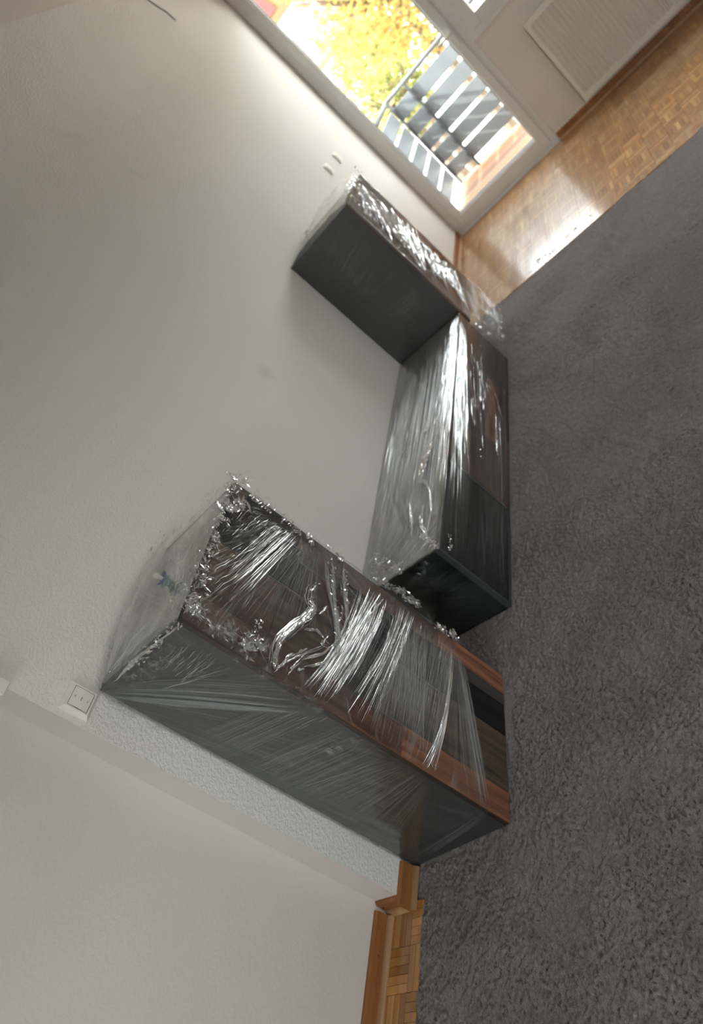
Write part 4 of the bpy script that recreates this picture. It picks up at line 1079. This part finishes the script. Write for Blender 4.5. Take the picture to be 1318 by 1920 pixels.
# ---- wall cabinet wrap -------------------------------------------------------
C_front = ((0, CyF-.002, 0), (0, -1, 0)); C_side = ((Cx0-.001, 0, 0), (-1, 0, 0)); C_topp = ((0, 0, Ch+.002), (0, 0, 1))
def wrap_wall():
    root = empty('plastic_wrap', (0, 0, 0)); root.parent = wallcab; root.location = -wallcab.location
    root['label'] = 'glaring stretch film with a loose tail'
    def ffr(u, v):
        x = Cx0+(Cx1-Cx0)*u; z = Cb+.0+(Ch-Cb+.004)*v
        return Vector((x, CyF-.004-.008*abs(sn(u*5, v*8, 6))-.003*abs(sn(u*14, v*16)), z))
    sheet('front_film', M['film_bfront'], root, ffr, lambda p, u, v: (math.hypot(u, v), math.atan2(v+.1, u+.1)*.2), 30, 50)
    def fsd(u, v):
        y = CyF*(1-u)+(wy(Cx0)-.006)*u; z = Cb+(Ch-Cb)*v
        return Vector((Cx0-.0035-.0*u, y, z))
    sheet('side_film', M['film_clear'], root, fsd, lambda p, u, v: (v*.8, u*.4+v*.1), 16, 30)
    def ftp(u, v):
        x = Cx0+(Cx1-Cx0)*u; y = CyF*(1-v)+(wy(x)-.006)*v
        return Vector((x, y, Ch+.004+.05*math.sin(math.pi*min(1, v*.9+.1))*(.4+.6*u)+.012*abs(sn(u*7, v*7))))
    sheet('top_film', M['film_crumple'], root, ftp, lambda p, u, v: (u, v), 24, 24)
    # loose tail hanging to the carpet
    def ftail(u, v):
        # u runs round three sides, v downwards
        if u < .3: x = Cx0+.02+(.02)*0; y = CyF + (.3-u)/.3*.14
        elif u < .75: x = Cx0+.02+(Cx1-Cx0-.02)*(u-.3)/.45; y = CyF
        else: x = Cx1; y = CyF + (u-.75)/.25*.16
        z = (Cb+.06)*(1-v) + .012*v
        xx = x*(1-.16*v*(x-Cx0)/(Cx1-Cx0)*0) 
        return Vector((xx+.012*sn(u*9, v*5, 2), y-.006-.012*abs(sn(u*7, v*4, 5)), z))
    sheet('tail_film', M['film_tail'], root, ftail, lambda p, u, v: (v*.35, u*.5), 50, 24)
    F = Folds(); R, D, Q = 0, 1, 2
    fp, sp, tp = C_front, C_side, C_topp
    F.bundle(fp, ((660, 350), (680, 345)), ((720, 430), (735, 450)), 34, w=.014, h=.006, m=Q, part=(.3, .9), wob=.006)
    F.bundle(fp, ((672, 345), (720, 385)), ((735, 440), (800, 520)), 64, w=.016, h=.006, m=Q, part=(.3, .9), wob=.005)
    F.bundle(fp, ((720, 375), (780, 430)), ((755, 465), (800, 510)), 28, w=.014, h=.005, m=Q, part=(.3, .9), wob=.005)
    F.bundle(fp, ((670, 345), (800, 450)), ((680, 405), (860, 575)), 60, w=.008, h=.003, m=Q, part=(.2, .7), wob=.005)
    F.bundle(fp, ((800, 460), (835, 490)), ((818, 520), (862, 560)), 34, w=.012, h=.005, m=Q, part=(.3, .9), wob=.005)
    F.bundle(fp, ((830, 490), (850, 505)), ((860, 560), (885, 600)), 50, w=.006, h=.003, m=Q, part=(.2, .7), wob=.005)
    F.bundle(fp, ((655, 385), (700, 425)), ((740, 465), (860, 580)), 60, w=.006, h=.003, m=R, part=(.05, .2))
    F.bundle(fp, ((850, 500), (930, 570)), ((886, 600), (935, 630)), 70, w=.004, h=.002, m=D, part=(.2, .8))
    F.crinkle(fp, [(886, 607), (905, 622), (925, 635), (938, 640)], .03, 150, .018, R, bulge=.02)
    F.crinkle(fp, [(932, 572), (936, 600), (937, 636)], .024, 150, .018, R, bulge=.02)
    F.crinkle(fp, [(654, 380), (660, 345), (671, 322)], .05, 130, .022, R, bulge=.02)
    F.crinkle(fp, [(655, 385), (690, 418), (730, 455)], .022, 130, .016, 3, bulge=.02)
    F.crinkle(tp, [(640, 370), (610, 400), (585, 440), (572, 472)], .10, 160, .022, 3, bulge=.04)
    F.crinkle(tp, [(585, 430), (572, 470)], .05, 40, .02, R, bulge=.03)
    F.bundle(sp, ((668, 420), (830, 580)), ((640, 520), (720, 600)), 60, w=.004, h=.001, m=3, part=(.2, .9))
    F.bundle(sp, ((650, 400), (700, 440)), ((600, 500), (640, 540)), 30, w=.004, h=.001, m=3, part=(.2, .9))
    F.bundle(sp, ((780, 530), (800, 545)), ((710, 590), (740, 610)), 24, w=.005, h=.001, m=3, part=(.3, 1))
    F.build(root)
M['film_tail'] = film('stretch_film_tail', milk=0.12, milk_hi=0.35, across=60, along=3, bstr=0.6)
wrap_wall()

# ================================================================ BALCONY
slate = pbr('slate_grey_panel', (0.17, 0.195, 0.215), 0.45, noise_amt=0.08, nscale=5)
steel = pbr('galvanised_steel', (0.055, 0.06, 0.065), 0.4, metal=0.1, noise_amt=0.1)
rail_m = pbr('handrail_steel', (0.11, 0.115, 0.12), 0.45, metal=0.1)
deck_m = [wood('deck_%d' % i, d, l, 'y', 0.35, rough=0.6, rnd_amt=0.2, knots=False) for i, (d, l) in enumerate((((0.30, 0.15, 0.08), (0.46, 0.26, 0.15)), ((0.22, 0.12, 0.075), (0.36, 0.21, 0.14))))]
def balcony():
    o = MB().box(5.70, 6.62, -3.6, 0.30, -0.15, 0.045).build('balcony_slab', pbr('concrete', (0.45, 0.43, 0.40), 0.8), kind='structure')
    x = 5.70
    while x < 6.55:
        MB().box(x, x+.112, -3.55, 0.10, .046, .068).build('deck_board', deck_m[rnd.random() < .4], o); x += .118
    MB().box(5.695, 5.70, -.95, .12, -.05, .09).build('sill', M['pvc'], o)
balcony()
def railing():
    o = empty('balcony_railing', (6.6, -1.0, 0.06), 'grey slatted balcony railing seen through the glass door', 'railing')
    xr = 6.60
    gz = [0.13, 0.300, 0.478, 0.652, 0.83]
    edges = [0.105] + gz + [1.0]
    for (a, b) in (((xr, 0.085), (xr, -3.4)), ((xr, 0.10), (5.74, 0.10))):
        for k in range(1, 6):
            z0 = gz[k-1]+.017; z1 = (gz[k]-.017) if k < 5 else 0.985
            m = MB()
            if a[0] == b[0]: m.box(xr, xr+.012, b[1], a[1], z0, z1, bev=.002)
            else: m.box(b[0], a[0], .10, .112, z0, z1, bev=.002)
            m.build('slat', slate, o)
    # posts on the room side of the slats
    for yy in (0.075, -0.15, -1.35, -2.55):
        MB().box(xr-.035, xr-.002, yy-.012, yy+.012, 0.068, 1.055, bev=.002).build('post', steel, o)
    MB().box(5.75, 5.78, .070, .098, 0.068, 1.05, bev=.002).build('post', steel, o)
    MB().tube([(5.74, .085, 1.065), (6.52, .085, 1.065), (6.565, .075, 1.068), (6.585, .04, 1.07), (6.585, -.05, 1.07), (6.585, -3.4, 1.07)], .020, 12).build('handrail', rail_m, o, smooth=True)
    for yy in (-0.15, -1.35):
        for z in [g+.08 for g in gz]: MB().box(xr-.045, xr-.034, yy-.02, yy+.02, z-.02, z+.02).build('clamp', steel, o)
railing()

# ================================================================ OUTSIDE
GZ = -4.0
def outside():
    MB().box(6.8, 90, -60, 60, GZ-.2, GZ).build('ground', pbr('pale_paving', (0.55, 0.53, 0.50), 0.9, noise_amt=0.15, nscale=.6), kind='structure')
    white = pbr('white_render', (0.80, 0.79, 0.77), 0.8, noise_amt=0.03); roofm = pbr('brown_tiles', (0.072, 0.060, 0.056), 0.8, noise_amt=0.2, nscale=6)
    orange = pbr('orange_trim', (0.16, 0.085, 0.03), 0.7); red = pbr('red_render', (0.17, 0.045, 0.04), 0.8); yellow = pbr('yellow_render', (0.22, 0.14, 0.05), 0.8)
    dark = pbr('dark_window', (0.14, 0.11, 0.13), 0.15)
    # nearer house: white wall, brown mansard with skylights
    h = empty('house', (25, 5, GZ), 'white house with brown tiled roof and skylights across the street', 'building')
    MB().box(24.0, 32, 3.2, 9.5, GZ, 1.98).build('wall', white, h)
    r = MB(); r.add([(23.8, 3.0, 1.98), (23.8, 9.7, 1.98), (25.6, 9.7, 3.15), (25.6, 3.0, 3.15), (32.2, 3.0, 3.15), (32.2, 9.7, 3.15), (32.2, 3, 1.98), (32.2, 9.7, 1.98)],
                    [(0, 1, 2, 3), (3, 2, 5, 4), (0, 3, 4, 6), (1, 7, 5, 2), (0, 6, 7, 1)])
    r.build('roof', roofm, h)
    MB().box(23.72, 23.86, 3.0, 9.7, 1.90, 2.02).build('gutter', orange, h)
    for (y, z) in ((4.05, 2.38), (4.45, 2.42), (4.80, 2.86), (4.88, 2.44), (5.4, 2.4), (5.9, 2.4)):
        x = 23.8 + (z-1.98)/1.17*1.8
        MB().add([(x-.10, y-.13, z-.13), (x-.10, y+.13, z-.13), (x+.16, y+.13, z+.15), (x+.16, y-.13, z+.15), (x-.05, y-.13, z-.18), (x-.05, y+.13, z-.18), (x+.21, y+.13, z+.10), (x+.21, y-.13, z+.10)],
                 [(0, 1, 2, 3), (0, 4, 5, 1), (1, 5, 6, 2), (2, 6, 7, 3), (3, 7, 4, 0)]).build('skylight', white, h)
    for y in (4.0, 5.2, 6.4, 7.6):
        for z in (-2.6, -.4):
            MB().box(23.97, 24.02, y-.4, y+.4, z, z+1.2).build('window', dark, h)
    # farther house: white storey with windows, orange band, red and yellow gable
    h2 = empty('house', (34, 7, GZ), 'tall house with white storey, orange band and red and yellow gable', 'building')
    MB().box(33.0, 42, 4.6, 14, GZ, 4.55).build('wall', white, h2)
    MB().box(32.9, 33.02, 4.5, 14, 4.36, 4.62).build('band', orange, h2)
    MB().box(33.0, 42, 4.6, 14, 4.56, 9.5).build('upper_wall', yellow, h2)
    for y in (5.3, 6.05, 6.8, 7.6, 8.6): 
        MB().box(32.95, 33.01, y-.16, y+.16, 3.75, 4.25).build('window', dark, h2)
    for y in (6.2, 7.45, 8.7):
        MB().add([(32.93, y-.55, 4.7), (32.93, y+.35, 4.7), (32.93, y+.05, 7.0)], [(0, 1, 2)]).build('gable_panel', red, h2)
        MB().box(32.90, 32.96, y-.12, y+.12, 4.95, 5.3).build('window', white, h2)
    # low white garage wall
    g = empty('garage', (17, 4.4, GZ), 'low white garage building below the nearer house', 'building')
    MB().box(16, 19, 3.1, 6.5, GZ, 0.55).build('wall', white, g)
    MB().box(15.9, 19.1, 3.0, 6.6, 0.55, 0.62).build('roof', pbr('garage_roof', (0.62, 0.60, 0.57), 0.8), g)
    MB().box(15.97, 16.02, 3.3, 4.9, GZ, -1.6).build('door', dark, g)
    # trees
    def tree(x, y, z, rx, rz, cols, n, label, group=None, ls=.16):
        t = empty('tree', (x, y, GZ), label, 'tree', group)
        tr = MB(); tr.tube([(x, y, GZ), (x+.05, y, GZ+1.5), (x, y+.08, z-rz*.3), (x, y, z+rz*.5)], [.16, .13, .09, .03], 8)
        for k in range(9):
            a = rnd.uniform(0, 6.28); e = Vector((math.cos(a)*rx*.8, math.sin(a)*rx*.8, rnd.uniform(0, rz*.8)))
            tr.tube([(x, y, z-rz*.4+k*.06), (x+e.x*.5, y+e.y*.5, z-rz*.2+e.z*.4), (x+e.x, y+e.y, z+e.z)], [.05, .035, .012], 5)
        tr.build('trunk', pbr('bark', (0.12, 0.08, 0.05), 0.9), t)
        b = MB()
        for _ in range(n):
            while True:
                p = Vector((rnd.uniform(-1, 1), rnd.uniform(-1, 1), rnd.uniform(-1, 1)))
                if .25 < p.length < 1 and sn(p.x*2.2+x, p.y*2.2+y, p.z*2.2) > -.22: break
            c = Vector((x+p.x*rx, y+p.y*rx, z+p.z*rz)); s_ = ls*rnd.uniform(.6, 1.3)
            a = Vector((rnd.gauss(0, 1), rnd.gauss(0, 1), rnd.gauss(0, .6))).normalized(); q = a.orthogonal().normalized()
            b.add([c-a*s_*.5, c+q*s_*.28, c+a*s_*.5, c-q*s_*.28], [(0, 1, 2, 3)], rnd.randrange(len(cols)))
        b.build('leaves', cols, t, kind='stuff')
    def leaf(c):
        c = tuple(v*.66 for v in c)
        m, nt, out = new_mat('leaf')
        d = N(nt, 'ShaderNodeBsdfDiffuse'); tl = N(nt, 'ShaderNodeBsdfTranslucent'); mx_ = N(nt, 'ShaderNodeMixShader')
        nz = N(nt, 'ShaderNodeTexNoise', Scale=3.0); nt.links.new(coords(nt), nz.inputs['Vector'])
        col = ramp(nt, nz.outputs[0], [(.3, tuple(v*.8 for v in c)), (.7, c)])
        nt.links.new(col, d.inputs[0]); nt.links.new(col, tl.inputs[0]); mx_.inputs[0].default_value = .5
        nt.links.new(d.outputs[0], mx_.inputs[1]); nt.links.new(tl.outputs[0], mx_.inputs[2]); nt.links.new(mx_.outputs[0], out.inputs[0])
        return m
    org = [leaf((0.60, 0.42, 0.12)), leaf((0.62, 0.48, 0.15)), leaf((0.55, 0.31, 0.10)), leaf((0.50, 0.45, 0.16))]
    yel = [leaf((0.42, 0.42, 0.12)), leaf((0.28, 0.34, 0.09)), leaf((0.55, 0.50, 0.20))]
    grn = [leaf((0.20, 0.32, 0.05)), leaf((0.32, 0.40, 0.07)), leaf((0.12, 0.24, 0.04))]
    tree(15.5, .8, 2.2, 1.6, 2.0, org, 5200, 'big orange autumn tree right of the white house')
    tree(20.5, 2.9, 1.15, 1.2, .75, yel, 2200, 'small yellow-green tree in front of the garage, nearer the house', ls=.18)
    tree(12.5, 1.35, .55, .62, .62, yel, 2000, 'low yellow-green tree just beyond the balcony corner', ls=.10)
    tree(13.0, -3.2, 1.6, 1.9, 1.9, yel, 3200, 'yellow-green tree seen through the window at the right', ls=.16)
    tree(19.0, -7.2, 2.0, 2.2, 2.4, grn, 2200, 'green tree farther right behind the window', ls=.2)
outside()
